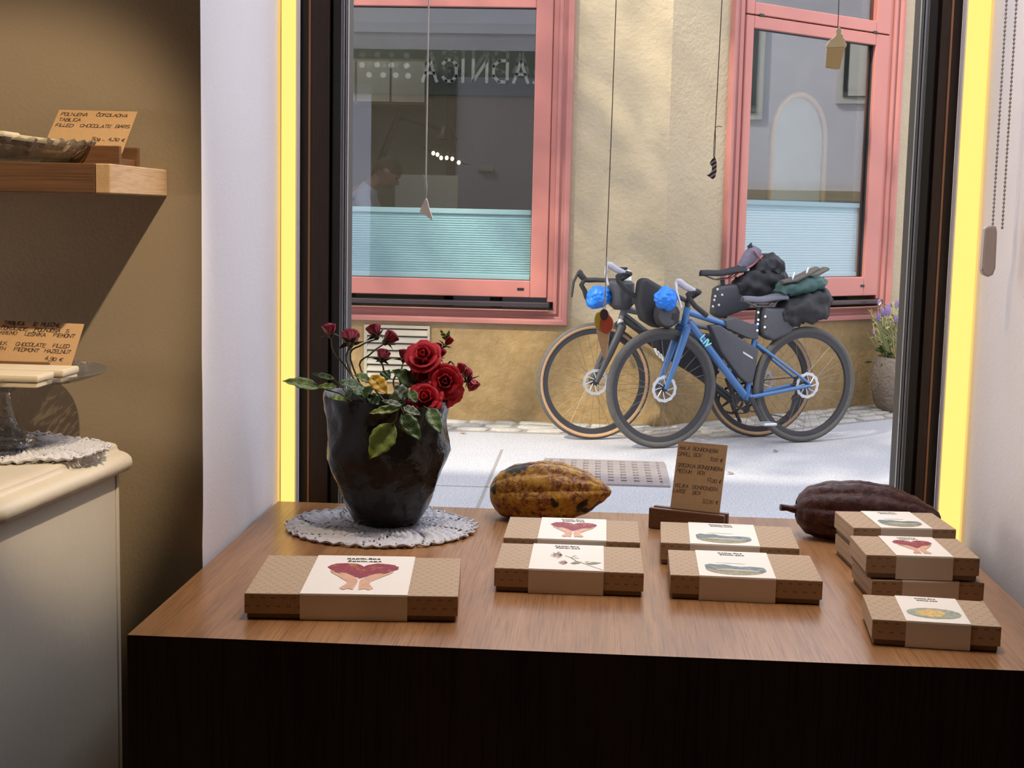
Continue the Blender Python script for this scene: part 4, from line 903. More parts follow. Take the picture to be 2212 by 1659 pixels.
# ================================================================ DISPLAY TABLE
TX0, TX1, TY0, TY1 = -.508, .538, 1.475, 2.21
tb = empty('display_table', ((TX0+TX1)/2, (TY0+TY1)/2, 0), 0, 'large walnut veneer display table filling the window niche', 'table')
MB().hexa([Vector(q) for q in ((TX0, TY0+.0215, TZ-.022), (TX1, TY0+.0215, TZ-.022), (TX1, TY1, TZ-.022), (TX0, TY1, TZ-.022), (TX0, TY0+.0004, TZ), (TX1, TY0+.0004, TZ), (TX1, TY1, TZ), (TX0, TY1, TZ))]).build('tabletop', M['walnut_top'], tb)
MB().hexa([Vector(q) for q in ((TX0, TY0, .01), (TX1, TY0, .01), (TX1, TY0+.022, .01), (TX0, TY0+.022, .01), (TX0, TY0, TZ-.0004), (TX1, TY0, TZ-.0004), (TX1, TY0+.022, TZ-.0228), (TX0, TY0+.022, TZ-.0228))]).build('front_panel', M['walnut_shaded'], tb)
MB().box((TX0, TY0+.0225, .01), (TX0+.022, TY1, TZ-.0225)).build('side_panel', M['walnut_shaded'], tb)
MB().box((TX1-.022, TY0+.0225, .01), (TX1, TY1, TZ-.0225)).build('side_panel', M['walnut_shaded'], tb)
MB().box((TX0+.0225, TY1-.022, .01), (TX1-.0225, TY1, TZ-.0225)).build('back_panel', M['walnut_shaded'], tb)

# ---------------------------------------------------------------- chocolate boxes
g = G('kraft_board_with_marks'); v = g.co('UV'); sx = g.sep(v)
row = g.math('FLOOR', g.math('DIVIDE', sx[1], .0102)); par = g.math('MULTIPLY', g.math('MODULO', g.math('ABSOLUTE', row), 2.), .5)
fu = g.math('SUBTRACT', g.math('FRACT', g.math('ADD', g.math('ADD', g.math('DIVIDE', sx[0], .0120), par), 50.)), .5)
fv = g.math('SUBTRACT', g.math('FRACT', g.math('ADD', g.math('DIVIDE', sx[1], .0102), 50.)), .5)
mk = g.math('MULTIPLY', g.math('LESS_THAN', g.math('ABSOLUTE', fv), .09), g.math('LESS_THAN', g.math('ABSOLUTE', g.math('SUBTRACT', g.math('ABSOLUTE', g.math('ADD', fu, g.math('MULTIPLY', fv, .2))), .105)), .062))
fib = g.noise(g.co('Object', (1, 1, 1)), 600, 4, .7)
kb_ = g.mix(g.ramp(fib, [(.35, (0, 0, 0)), (.65, (1, 1, 1))]), (.40, .285, .185), (.475, .35, .24))
g.col(g.mix(g.math('MULTIPLY', mk, .8), kb_, (.12, .065, .035))).set(rough=.75, spec=.25); M['kraft'] = g.m
M['kraft_tray'] = pm('kraft_tray', (.20, .13, .08), .8, .15, 300)
M['sleeve'] = pm('cream_paper_sleeve', (.80, .745, .67), .7, .03, 300, .05, 500)
M['ink'] = pm('black_print', (.02, .018, .016), .6)
def printed(name, stops, scale, rough=.6, dist=1.2):
    g = G(name); v = g.co(); g.col(g.ramp(g.noise(v, scale, 6, .65, dist), stops)).set(rough=rough); return g.m
M['heart'] = printed('heart_print', [(.30, (.15, .008, .03)), (.42, (.28, .022, .025)), (.50, (.22, .008, .06)), (.57, (.34, .08, .02)), (.63, (.40, .20, .07)), (.70, (.28, .025, .05))], 48)
M['hand_print'] = printed('hand_print', [(.3, (.55, .28, .17)), (.7, (.70, .42, .29))], 60)
M['hills'] = printed('hill_print', [(.3, (.07, .105, .115)), (.5, (.14, .185, .20)), (.7, (.26, .31, .34))], 60)
M['meadow'] = printed('meadow_print', [(.3, (.14, .14, .06)), (.5, (.27, .24, .12)), (.62, (.40, .36, .26)), (.75, (.17, .18, .09))], 120)
M['village'] = printed('village_print', [(.35, (.62, .56, .48)), (.5, (.40, .36, .24)), (.65, (.66, .62, .56))], 260)
M['lake'] = printed('lake_print', [(.32, (.17, .22, .16)), (.5, (.30, .34, .25)), (.7, (.40, .42, .36))], 90)
M['gold'] = printed('gold_glint_print', [(.35, (.36, .26, .10)), (.5, (.72, .47, .16)), (.65, (.85, .62, .30))], 220, .35)  # gold tone paints a lamp's glint onto the lake sleeve
M['petal_ink'] = pm('pink_line_print', (.50, .30, .27), .7); M['leaf_ink'] = pm('green_line_print', (.24, .25, .16), .7)
HAND = [(.195, .455), (.24, .452), (.30, .475), (.365, .50), (.43, .56), (.486, .64), (.497, .70), (.489, .80), (.478, .90), (.42, .875), (.385, .91), (.345, .865), (.395, .76), (.392, .70), (.33, .625), (.27, .55), (.225, .50)]
def make_box(name, L, D, h, s0, s1, art, label, group, seed):
    rb = random.Random(seed); e = empty(name, (0, 0, 0), 0, label, 'box', group); c = -L/2+s0, -L/2+s1
    MB().box((-L/2+.0025, -D/2+.0025, 0), (L/2-.0025, D/2-.0025, h-.004)).build('base_tray', M['kraft_tray'], e, local=True, bevel=.001)
    MB().box((-L/2, -D/2, .0065), (L/2, D/2, h)).build('lid', M['kraft'], e, local=True, uv=True, bevel=.0012, seg=2)
    t = .0007; q = MB()
    x0, x1 = c
    vs = []
    r = .0012
    prof = [(-D/2-t, .0002), (-D/2-t, h-r), (-D/2-t*.3, h+t), (D/2+t*.3, h+t), (D/2+t, h-r), (D/2+t, .0002)]
    for x in (x0, x1): vs += [(x, y, z) for y, z in prof]
    n = len(prof); q.add(vs, [(i, i+1, n+i+1, n+i) for i in range(n-1)]+[(n-1, 0, n, 2*n-1)])
    # turn so that faces look outward
    sv = q.build('sleeve', M['sleeve'], e, local=True, solid=.0003)
    W_ = x1-x0
    def pt(u, vv, lift=0.): return Vector((x0+u*W_, D/2-vv*D, h+t+.00035+lift))
    def flat(poly, nm, mt, lift=0.): MB().prism([pt(u, vv, lift) for u, vv in poly], (0, 0, .00012)).build(nm, M[mt], sv, local=True)
    lt = MB(); fs = W_*.040
    for i, ln in enumerate(('RADOLŠKA', 'ČOKOLADA')):
        w_ = text_w(ln, fs, 2.6); x_ = (W_-w_)/2 - (W_*.01 if i == 0 else -W_*.008)
        for ch in ln:
            dy = rb.uniform(-.0006, .0006); yy = D*(.5-.105-.072*i)
            text_ribbons(lt, ch, lambda a, b, x_=x_, dy=dy, yy=yy: (x0+x_+a, yy+dy+b*.9, h+t+.0006), fs, fs*.30, jit=.25, rng=rb); x_ += text_w(ch, fs, 2.6)
    lt.build('lettering', M['ink'], sv, local=True)
    if art == 'heart':
        pl2 = []
        for i in range(64):
            a = 2*math.pi*i/64; k = 1+rb.uniform(-.03, .03); x = 16*math.sin(a)**3; y = 13*math.cos(a)-5*math.cos(2*a)-2*math.cos(3*a)-math.cos(4*a)
            pl2.append((.505+x/32*.70*k, .425-(y+2.5)/29*.42*k))
        flat(pl2, 'heart_print', 'heart'); flat(HAND, 'hand_print', 'hand_print', .0002); flat([(1.01-u, vv) for u, vv in HAND], 'hand_print', 'hand_print', .0002)
        for sg_ in (1, -1):
            for k in range(3): flat([((.505+sg_*(a-.505)), b) for a, b in ((.245+k*.035, .47+k*.022), (.19+k*.03, .43+k*.02), (.205+k*.03, .42+k*.022), (.30+k*.03, .475+k*.024))], 'finger_print', 'hand_print', .00025)
    elif art == 'land':
        def el(a0, a1, k=30, cx=.5, cy=.70, rx=.40, ry=.21): return [(cx+rx*math.copysign(abs(math.cos(rad(a0+(a1-a0)*i/k)))**.75, math.cos(rad(a0+(a1-a0)*i/k))), cy-ry*math.sin(rad(a0+(a1-a0)*i/k))*(1+rb.uniform(-.05, .05))) for i in range(k+1)]
        top = [(.10, .72), (.095, .60), (.16, .55), (.24, .57), (.36, .555), (.46, .60), (.58, .625), (.70, .605), (.80, .615), (.88, .63), (.905, .70), (.90, .78)]
        flat(top, 'hill_print', 'hills', .0001); flat([(.10, .70), (.90, .77)][::-1] + [(.5+.40*math.cos(rad(a)), .735-.20*math.sin(rad(a))) for a in range(185, 360, 8)], 'meadow_print', 'meadow', 0.)
        flat([(.22, .745), (.40, .72), (.60, .735), (.82, .76), (.80, .79), (.60, .785), (.42, .78), (.26, .775)], 'village_print', 'village', .0002)
        flat([(.25, .50), (.34, .46), (.52, .465), (.66, .50), (.62, .51), (.44, .49)], 'mountain_print', 'sleeve', .0001)
    elif art == 'lake':
        flat([(.5+.43*math.cos(rad(a))*(1+rb.uniform(-.02, .02)), .665-.20*math.sin(rad(a))*(1+rb.uniform(-.05, .05))) for a in range(0, 360, 8)], 'lake_print', 'lake')
        flat([(.45+.24*math.cos(rad(a))*(1+rb.uniform(-.15, .15)), .665-.13*math.sin(rad(a))*(1+rb.uniform(-.2, .2))) for a in range(0, 360, 9)], 'island_glint', 'gold', .0001)
    elif art == 'flower':
        ln = MB(); lf_ = MB()
        def stroke(mb, pts, wd):
            P = [pt(*p, .0002) for p in pts]
            for i in range(len(P)-1):
                d = (P[i+1]-P[i]).normalized()*wd*.5; nn = Vector((-d.y, d.x, 0)); mb.add([P[i]-d+nn, P[i]-d-nn, P[i+1]+d-nn, P[i+1]+d+nn], [(0, 1, 2, 3)])
        for cx, cy, rr2, nn_ in ((.40, .45, .13, 12), (.48, .74, .09, 9)):
            for i in range(nn_):
                a = math.pi*(.55+1.0*i/nn_)+rb.uniform(-.1, .1); tip = (cx+math.cos(a)*rr2*rb.uniform(.7, 1.15), cy-math.sin(a)*rr2*rb.uniform(.7, 1.1)); m1 = (cx+math.cos(a+.25)*rr2*.6, cy-math.sin(a+.25)*rr2*.6); m2 = (cx+math.cos(a-.25)*rr2*.6, cy-math.sin(a-.25)*rr2*.6)
                stroke(ln, [(cx+.02, cy), m1, tip, m2, (cx+.02, cy)], .0006)
            stroke(ln, [(cx-.03+.06*math.cos(rad(a)), cy-.04*math.sin(rad(a))) for a in range(0, 361, 40)], .0006)
        stroke(lf_, [(.47, .47), (.55, .54), (.62, .66), (.72, .74), (.84, .85), (.99, .97)], .0011); stroke(lf_, [(.55, .54), (.60, .45), (.63, .47)], .0008); stroke(lf_, [(.56, .56), (.66, .56), (.60, .52)], .0008)
        lf_.prism([pt(*p, .0002) for p in ((.55, .76), (.62, .68), (.70, .70), (.66, .76), (.60, .79))], (0, 0, .0001)); lf_.prism([pt(*p, .0002) for p in ((.76, .75), (.86, .68), (.97, .70), (.90, .75), (.82, .78))], (0, 0, .0001))
        stroke(ln, [(.74, .70), (.78, .66), (.76, .72), (.82, .66)], .0007)
        ln.build('flower_print', M['petal_ink'], sv, local=True); lf_.build('leaf_print', M['leaf_ink'], sv, local=True)
    return e
def set_box(e, pl_, pr_, ztop, D, h, dz=0.):
    a, b = atZ(*pl_, ztop), atZ(*pr_, ztop); ang = math.atan2(b.y-a.y, b.x-a.x); mid = (a+b)/2
    e.location = (mid.x-math.sin(ang)*D/2, mid.y+math.cos(ang)*D/2, ztop-h+dz); e.rotation_euler = (0, 0, ang)
s1, s2, s3, s4 = 520/2212, 380/2212, 400/2212, 432/2048
z1 = lambda x, y: (500+x*s1, 1180+y*s1); z2 = lambda x, y: (1040+x*s2, 1100+y*s2); z3 = lambda x, y: (1400+x*s3, 1110+y*s3); z4 = lambda x, y: (1780+x*s4, 1080+y*s4)
BH = .0305; ZT = TZ+BH+.0004
e = make_box('chocolate_box', .2465, .182, BH, .064, .188, 'heart', 'largest kraft chocolate box, heart in hands on its sleeve, alone at front left', 'kraft chocolate boxes', 1); set_box(e, z1(100, 430), z1(2100, 462), ZT, .182, BH)
e = make_box('chocolate_box', .187, .135, BH, .043, .137, 'flower', 'medium kraft chocolate box with a pink flower drawing on its sleeve', 'kraft chocolate boxes', 2); set_box(e, z2(155, 735), z2(2050, 805), ZT, .135, BH)
e = make_box('chocolate_box', .187, .135, BH, .047, .141, 'heart', 'medium kraft box with heart in hands sleeve, in front of the yellow cacao pod', 'kraft chocolate boxes', 3); set_box(e, z2(270, 355), z2(2000, 418), ZT, .135, BH)
e = make_box('chocolate_box', .187, .133, BH, .036, .130, 'land', 'medium kraft box with landscape sleeve, nearer one of the two below the price card', 'kraft chocolate boxes', 4); set_box(e, z3(250, 725), z3(2105, 805), ZT, .133, BH)
e = make_box('chocolate_box', .187, .133, BH, .040, .134, 'land', 'medium kraft box with landscape sleeve, touching the wooden price card stand', 'kraft chocolate boxes', 5); set_box(e, z3(140, 340), z3(1820, 415), ZT, .133, BH)
HS = .0295; Z1s, Z2s = TZ+HS+.0004, TZ+2*HS+.0022
e = make_box('chocolate_box', .1395, .106, HS, .037, .107, 'lake', 'small kraft box with lake picture sleeve and painted gold glint, alone at the right front corner', 'kraft chocolate boxes', 6); set_box(e, z4(490, 1220), z4(1825, 1300), Z1s, .106, HS)
e = make_box('chocolate_box', .1395, .106, HS, .038, .108, 'plain', 'small kraft box at the bottom of the front stack, under the heart box', 'kraft chocolate boxes', 7); set_box(e, z4(475, 822), z4(1660, 850), Z1s, .106, HS)
e = make_box('chocolate_box', .1395, .106, HS, .037, .107, 'heart', 'small kraft box with heart in hands sleeve, on top of the front stack', 'kraft chocolate boxes', 8); set_box(e, z4(415, 560), z4(1618, 598), Z2s, .106, HS)
e = make_box('chocolate_box', .1395, .106, HS, .037, .107, 'land', 'small kraft box with landscape sleeve, on top of the back stack by the dark pod', 'kraft chocolate boxes', 9); set_box(e, z4(285, 282), z4(1375, 302), Z2s, .106, HS)
o9 = e
e = make_box('chocolate_box', .1395, .106, HS, .037, .107, 'plain', 'small kraft box at the bottom of the back stack beside the dark cacao pod', 'kraft chocolate boxes', 10); e.location = (o9.location.x+.002, o9.location.y-.003, TZ+.0004); e.rotation_euler = o9.rotation_euler

# ---------------------------------------------------------------- crochet doilies
M['crochet'] = pm('white_crochet_cotton', (.56, .55, .58), .9, .12, 120, .5, 300, dist=.002)
def doily(name, c, rx, ry, label, sect, seed, ruff=.006):
    rd_ = random.Random(seed); e = empty(name, c, 0, label, 'doily', 'crochet doilies'); c = Vector(c); NT, NR = 288, 30; V2 = []; FS = []
    for i in range(NR+1):
        t = i/NR
        for j in range(NT):
            a = 2*math.pi*j/NT; k = t*(1+(.018*math.cos(sect*4*a)+.03*nz((math.cos(a), math.sin(a), seed), 1.4))*t*t)
            if i == NR: k += .012*(j % 4 == 0) - .010*(j % 4 == 2)
            tw = a + 1.1*t
            rib = .0017*math.sin(tw*sect*5) + .0009*math.cos(t*NR*math.pi)
            z = .0028 + rib + (ruff*max(0, t-.72)/.28*max(0, nz((math.cos(a)*2, math.sin(a)*2, seed+3), 1.3)+.1))
            V2.append(c + Vector((math.cos(a)*k*rx, math.sin(a)*k*ry, z)))
    for i in range(1, NR):
        t = i/NR
        for j in range(NT):
            tw = 2*math.pi*j/NT + 1.1*t; s_ = math.cos(tw*sect)
            hole = (s_ > .93 and j % 3 != 0 and i > 8) or (i in (9, 17) and j % 3 == 1) or (i == NR-2 and j % 4 == 1) or (abs(s_) < .10 and i % 3 == 1 and j % 2 and i > 12)
            if not hole: FS.append((i*NT+j, i*NT+(j+1) % NT, (i+1)*NT+(j+1) % NT, (i+1)*NT+j))
    MB().add(V2, FS).build('lace', M['crochet'], e, smooth=60, solid=.0022)
    edge_ = [V2[NR*NT+j]+Vector((0, 0, .0004)) for j in range(0, NT, 2)]; MB().tube(edge_, .0017, 5, closed=True).build('edging', M['crochet'], e, smooth=60)
    return e
doily('doily', (-.312, 2.042, TZ), .140, .130, 'white round crochet doily under the black flower pot', 8, 2.)

# ---------------------------------------------------------------- potted rose
g = G('black_glaze'); v = g.co(); g.col(g.mix(g.noise(v, 14, 4), (.010, .010, .010), (.022, .020, .018))).set(rough=.11, spec=.24)
g.bump(g.mix(.6, g.noise(v, 22, 3, .5), g.noise(v, 55, 3)), .28, .012); M['glaze'] = g.m
M['soil'] = pm('potting_soil', (.05, .035, .025), .95, .4, 80, .8)
PX, PY, PZ = -.3085, 2.064, TZ+.0056
pt_ = empty('potted_rose', (PX, PY, PZ), 0, 'red rose bush in a dented glossy black ceramic pot on a white doily', 'plant')
def dent(r, z, a, i):
    if r < .03: return (r, z)
    q = (math.cos(a)*1.2, math.sin(a)*1.2, z*11); k = min(1, z/.05)
    d = .0060*nz(q, 2.1)+.0042*nz((q[0]+5, q[1], q[2]), 4.3)
    zr = z + (.006*math.sin(a*2+.9)+.004*math.sin(a*3))*max(0, (z-.13)/.06)
    return (r+d*k, zr)
prof = [(0, 0), (.042, 0), (.0495, .003), (.0565, .014), (.063, .026), (.069, .040), (.0745, .054), (.0795, .068), (.084, .082), (.088, .096), (.0905, .110), (.0915, .124), (.0905, .140), (.0900, .155), (.0910, .168), (.0930, .180), (.0945, .189), (.0935, .192), (.0905, .189), (.087, .175), (.085, .150), (.080, .11), (.07, .09), (0, .09)]
MB().lathe(prof, 72, (PX, PY, PZ), fn=dent).build('pot', M['glaze'], pt_, smooth=60)
MB().lathe([(.082, .150), (.05, .154), (0, .156)], 30, (PX, PY, PZ)).build('soil', M['soil'], pt_)
M['stem'] = pm('rose_stem', (.085, .075, .025), .6, .3); M['rleaf'] = pm('rose_leaf', (.055, .105, .025), .42, .35, 60, .25, 160); M['rleaf2'] = pm('rose_leaf_pale', (.16, .22, .03), .45, .3, 60, .25, 160); M['yleaf'] = pm('yellow_leaf', (.60, .36, .03), .5, .35, 60); M['sleaf'] = pm('silvery_leaf', (.15, .19, .15), .4, .25, 60)
g = G('rose_petal'); v = g.co(); g.col(g.mix(g.noise(v, 60, 4), (.42, .012, .026), (.62, .028, .045))).set(rough=.55, spec=.3); g.b.inputs['Subsurface Weight'].default_value = 0; M['petal'] = g.m
g = G('rose_petal_dark'); v = g.co(); g.col(g.mix(g.noise(v, 60, 4), (.28, .010, .028), (.42, .022, .05))).set(rough=.6, spec=.3); M['petal_d'] = g.m
g = G('rose_petal_pink'); v = g.co(); g.col(g.mix(g.noise(v, 60, 4), (.34, .03, .06), (.50, .09, .13))).set(rough=.6, spec=.3); M['petal_p'] = g.m
def rpt(px, py, dy=0.): return atY(px, py, PY+dy)
def petal(mb, c, axis, ang, r, open_, curl, ln, wd, rng):
    ax = Vector(axis).normalized(); o = ax.orthogonal().normalized(); u = (Matrix.Rotation(ang, 3, ax) @ o); w = ax.cross(u)
    def fn(i, j):
        t = i; s_ = (j-.5)*2; prof_ = math.sin(min(1, t*1.12+.1)*math.pi*.62)
        out = r*(.18+.82*t**.8)*math.sin(open_) + curl*r*max(0, t-.6)**2*3; hgt = ln*t*math.cos(open_*.75) - curl*r*.8*max(0, t-.65)**2*3
        bow = (1-s_*s_); wv = wd*prof_*s_; rad_ = out*(.72+.28*bow)
        return Vector(c) + u*rad_ + w*wv + ax*(hgt - .10*wd*abs(s_)**2*t) + ax*(.04*r*math.sin(9*s_+ang*3)*t)
    mb.grid(fn, 5, 6)
def rose(px, py, r, axis, dy, kind, seed):
    rr3 = random.Random(seed); c = rpt(px, py, dy); ax = Vector(axis).normalized(); rw = r/1440.
    mb = MB()
    lay_ = ((3, .25, .45), (5, .55, .75), (6, .85, 1.0), (7, 1.15, 1.12)) if kind == 'open' else ((3, .2, .5), (4, .4, .75), (5, .62, .95)) if kind == 'cup' else ((3, .15, .6), (4, .28, .9))
    base = c - ax*rw*(.55 if kind == 'open' else .7)
    for (n, op, k) in lay_:
        a0 = rr3.uniform(0, 6)
        for i in range(n): petal(mb, base, ax, a0+2*math.pi*i/n+rr3.uniform(-.2, .2), rw*k*1.05, op, .35 if op > .6 else .05, rw*1.25, rw*(.62 if n > 4 else .5)*k, rr3)
    fl_ = mb.build('rose_flower', M['petal' if kind == 'open' else 'petal_p' if kind == 'cup' else 'petal_d'], pt_, smooth=70, solid=.0005)
    sp = MB()
    for i in range(5):
        a = 2*math.pi*i/5+rr3.uniform(-.2, .2); o = ax.orthogonal().normalized(); u = Matrix.Rotation(a, 3, ax) @ o; w = ax.cross(u)
        L = rw*(1.1 if kind != 'open' else .9); b = base-ax*.002
        q = [b+w*.002, b+u*L*.45+w*rw*.20+ax*rw*.2, b+u*L+ax*rw*rr3.uniform(-.3, .5), b+u*L*.45-w*rw*.20+ax*rw*.2, b-w*.002]; sp.add(q, [(0, 1, 2, 3, 4)])
    sp.ball(base-ax*rw*.12, rw*.26, 8, 6); sp.build('sepals', M['stem' if kind != 'open' else 'rleaf'], fl_, solid=.0006, smooth=50)
    return base - ax*rw*.3
RS = [(711, 709, 21, (-.2, .1, .9), .02, 'cup'), (757, 729, 27, (-.1, .55, .45), .02, 'cup'), (808, 712, 23, (-.3, .3, .7), .03, 'cup'), (845, 727, 23, (.55, .25, .6), .02, 'cup'), (828, 766, 20, (.1, .5, .6), .01, 'cup'), (874, 764, 19, (.1, .3, .9), .03, 'cup'),
      (915, 772, 33, (-.05, -.75, .55), -.02, 'open'), (917, 813, 27, (-.1, -.95, .1), .0, 'open'), (962, 824, 31, (.05, -.95, .15), -.03, 'open'), (971, 850, 27, (.5, -.7, -.35), -.01, 'open'), (919, 862, 32, (-.05, -.8, .45), -.045, 'open'),
      (970, 736, 17, (.6, .1, .7), .0, 'bud'), (946, 750, 17, (.1, .4, .8), .0, 'bud'), (955, 762, 16, (.4, -.2, .5), -.01, 'bud'), (996, 795, 20, (.2, .1, .9), -.01, 'bud'), (1012, 805, 15, (.7, -.2, .4), -.01, 'cup'), (1022, 832, 20, (.5, -.3, -.7), -.01, 'cup'), (990, 818, 17, (.4, -.5, .2), -.02, 'bud')]
MIDS = {0: [(748, 795), (720, 758)], 1: [(752, 790), (750, 762)], 2: [(757, 776), (782, 745)], 3: [(780, 800), (800, 765)], 4: [(830, 820), (828, 795)], 5: [(850, 830), (866, 800)], 11: [(930, 800), (950, 760)], 12: [(925, 800), (938, 775)], 14: [(950, 800), (975, 782)], 16: [(985, 800), (1010, 800)]}
for i, (px, py, r, ax, dy, kind) in enumerate(RS):
    b = rose(px, py, r, ax, dy, kind, 20+i); mids = MIDS.get(i, [((px*.6+830*.4), py*.6+860*.4)])
    root = Vector((PX+R.uniform(-.035, .035), PY+R.uniform(-.03, .03), PZ+.152)); pts = [root]
    pts += [rpt(x, y, dy*.6) for x, y in mids] + [b]
    sm = []
    for k in range(len(pts)-1):
        p0, p1, p2, p3 = pts[max(k-1, 0)], pts[k], pts[k+1], pts[min(k+2, len(pts)-1)]
        for q in range(5):
            t = q/5; sm.append(.5*((2*p1)+(p2-p0)*t+(2*p0-5*p1+4*p2-p3)*t*t+(3*p1-p0-3*p2+p3)*t**3))
    sm.append(pts[-1]); MB().tube(sm, [.0016-.0005*k/len(sm) for k in range(len(sm))], 6).build('stem', M['stem'], pt_, smooth=60)
def leaf(b, t, wpx, dyb, dyt, mt, droop=.0, face=(0, -.8, .6)):
    A, Bp = rpt(*b, dyb), rpt(*t, dyt); d = Bp-A; L = d.length; d.normalize(); fc = Vector(face); s_ = d.cross(fc).normalized(); nn = s_.cross(d); w2 = wpx/1440/2
    def fn(i, j):
        q = (j-.5)*2; w = w2*math.sin(math.pi*min(1, i**.78*1.0))**.9*(1+.06*math.sin(i*60)*abs(q)); w = max(w, .0004)
        return A + d*(L*i) + s_*(w*q) + nn*(.20*w2*abs(q) + .05*L*math.sin(i*math.pi) + .0012*math.sin(i*22+q*2)) - Vector((0, 0, droop*i*i))
    o = MB().grid(fn, 14, 6).build('leaf', M[mt], pt_, smooth=60, solid=.0005)
    MB().tube([fn(k/8, .5)+nn*.0004 for k in range(9)], [.0008-.0006*k/8 for k in range(9)], 5).build('vein', M['rleaf2'], o)
    return o
for q in [((690, 838), (610, 824), 30, .0, -.03, 'rleaf2'), ((728, 836), (684, 836), 17, 0, -.01, 'rleaf2'), ((724, 820), (673, 808), 15, 0, 0, 'rleaf'), ((782, 836), (730, 828), 30, -.02, -.05, 'rleaf'), ((752, 872), (712, 858), 20, -.04, -.07, 'rleaf2'), ((800, 822), (764, 812), 24, .01, -.01, 'rleaf2'),
          ((826, 822), (842, 800), 26, -.01, 0, 'rleaf'), ((895, 832), (846, 800), 38, -.02, -.04, 'rleaf'), ((880, 862), (848, 834), 34, -.05, -.07, 'sleaf'), ((802, 812), (836, 852), 34, -.06, -.07, 'yleaf'), ((852, 916), (800, 992), 56, -.097, -.112, 'rleaf2'), ((868, 895), (908, 952), 36, -.095, -.11, 'rleaf'),
          ((928, 882), (952, 938), 34, -.07, -.10, 'rleaf'), ((864, 882), (797, 894), 20, -.10, -.115, 'rleaf2'), ((868, 877), (824, 866), 14, -.10, -.11, 'sleaf'), ((872, 880), (909, 898), 20, -.10, -.11, 'sleaf'), ((800, 850), (760, 850), 34, -.02, -.05, 'rleaf'), ((780, 860), (812, 838), 30, -.03, -.05, 'rleaf'),
          ((840, 870), (880, 850), 30, -.05, -.06, 'rleaf'), ((900, 870), (870, 845), 28, -.03, -.04, 'rleaf'), ((820, 872), (790, 856), 30, -.06, -.07, 'rleaf'), ((745, 862), (770, 846), 26, -.02, -.04, 'rleaf'), ((964, 736), (951, 712), 10, 0, 0, 'rleaf2'), ((966, 734), (971, 713), 9, 0, 0, 'rleaf2'), ((885, 845), (900, 872), 24, -.05, -.07, 'rleaf'), ((930, 850), (900, 835), 26, .0, -.01, 'rleaf')]: leaf(*q)
def twig(pts, dys, r=.0012): MB().tube([rpt(*p, d) for p, d in zip(pts, dys)], r, 5).build('stem', M['stem'], pt_)
twig([(850, 862), (862, 878), (856, 905), (846, 920)], [-.06, -.098, -.10, -.10]); twig([(760, 868), (735, 850), (690, 838)], [-.02, -.01, 0]); twig([(758, 862), (738, 836), (722, 820)], [-.01, 0, 0]); twig([(866, 880), (872, 893)], [-.098, -.097]); twig([(905, 870), (926, 884)], [-.05, -.07])

# ---------------------------------------------------------------- cacao pods
g = G('yellow_cacao_skin'); v = g.co(); f1 = g.noise(v, 150, 5, .65, .6); f2 = g.noise(v, 26, 4, .6); f3 = g.noise(v, 17, 3, .6, .4)
c = g.ramp(f1, [(.38, (.12, .03, .012)), (.48, (.26, .085, .022)), (.56, (.48, .24, .03)), (.70, (.62, .36, .06))])
c = g.mix(g.ramp(f2, [(.46, (0, 0, 0)), (.64, (.75, .75, .75))]), c, (.56, .30, .018)); c = g.mix(g.ramp(f3, [(.565, (0, 0, 0)), (.60, (1, 1, 1))]), c, (.015, .012, .006))
g.col(c).set(rough=.5, spec=.4); g.bump(g.mix(.5, f1, f2), .8, .004); M['pod_y'] = g.m
g = G('dark_cacao_skin'); v = g.co(); f1 = g.noise(v, 130, 5, .65, .5); f2 = g.noise(v, 30, 4)
g.col(g.ramp(f1, [(.32, (.020, .007, .006)), (.5, (.055, .014, .012)), (.68, (.11, .038, .03))])).set(rough=.5, spec=.35); g.bump(g.mix(.5, f1, f2), .8, .004); M['pod_d'] = g.m
def pod(name, L, Rr, tip, prof, label, mt, ridges, droop, yaw, seed, stem=None):
    """L = left end, tip = right end (3-D, on the axis)"""
    L, tip = Vector(L), Vector(tip); d = (tip-L); ln = d.length; d.normalize(); up = Vector((0, 0, 1)); s_ = d.cross(up).normalized(); up = s_.cross(d)
    e = empty(name, (L+tip)/2-Vector((0, 0, Rr)), 0, label, 'cacao pod'); n, k = 96, 60
    def rr_(t):
        for (t0, r0), (t1, r1) in zip(prof, prof[1:]):
            if t <= t1: f = (t-t0)/(t1-t0); f = f*f*(3-2*f)*.5+f*.5; return r0+(r1-r0)*f
        return prof[-1][1]
    def fn(u, v):
        t = u; a = 2*math.pi*v; r = Rr*rr_(t); env = min(1, t*7)*min(1, (1-t)*5)
        lob = abs(math.cos(a*ridges/2+.35))**.55; r *= 1+(.13*lob-.085)*(.35+.65*env)
        r += (.0016*nz((t*9, math.cos(a)*3, math.sin(a)*3+seed), 1.6)+.0011*nz((t*26, math.cos(a)*8, math.sin(a)*8), 1.5))*env
        p = L + d*(ln*t) + s_*(r*math.cos(a)) + up*(r*math.sin(a)-droop*max(0, t-.45)**2)
        if p.z < TZ+.0012: p.z = TZ+.0012
        return p
    MB().grid(fn, k, n).build('husk', M[mt], e, smooth=60)
    if stem: MB().tube([L+d*.004]+stem, [.008, .0055, .0045, .0052], 9).build('stem', M[mt], e, smooth=60)
    return e
Ly, Ty = atY(1061, 1066, 2.152), atY(1321, 1062, 2.140)
pod('cacao_pod', Ly, .0465, Ty, [(0, .30), (.03, .52), (.09, .74), (.22, .95), (.40, 1.03), (.58, .98), (.78, .70), (.92, .36), (.985, .14), (1, .02)], 'ridged yellow brown cacao pod lying behind the kraft boxes', 'pod_y', 10, .0, 0, 1.)
Ld, Td = atY(1719, 1098, 2.09), atY(2032, 1124, 2.075)
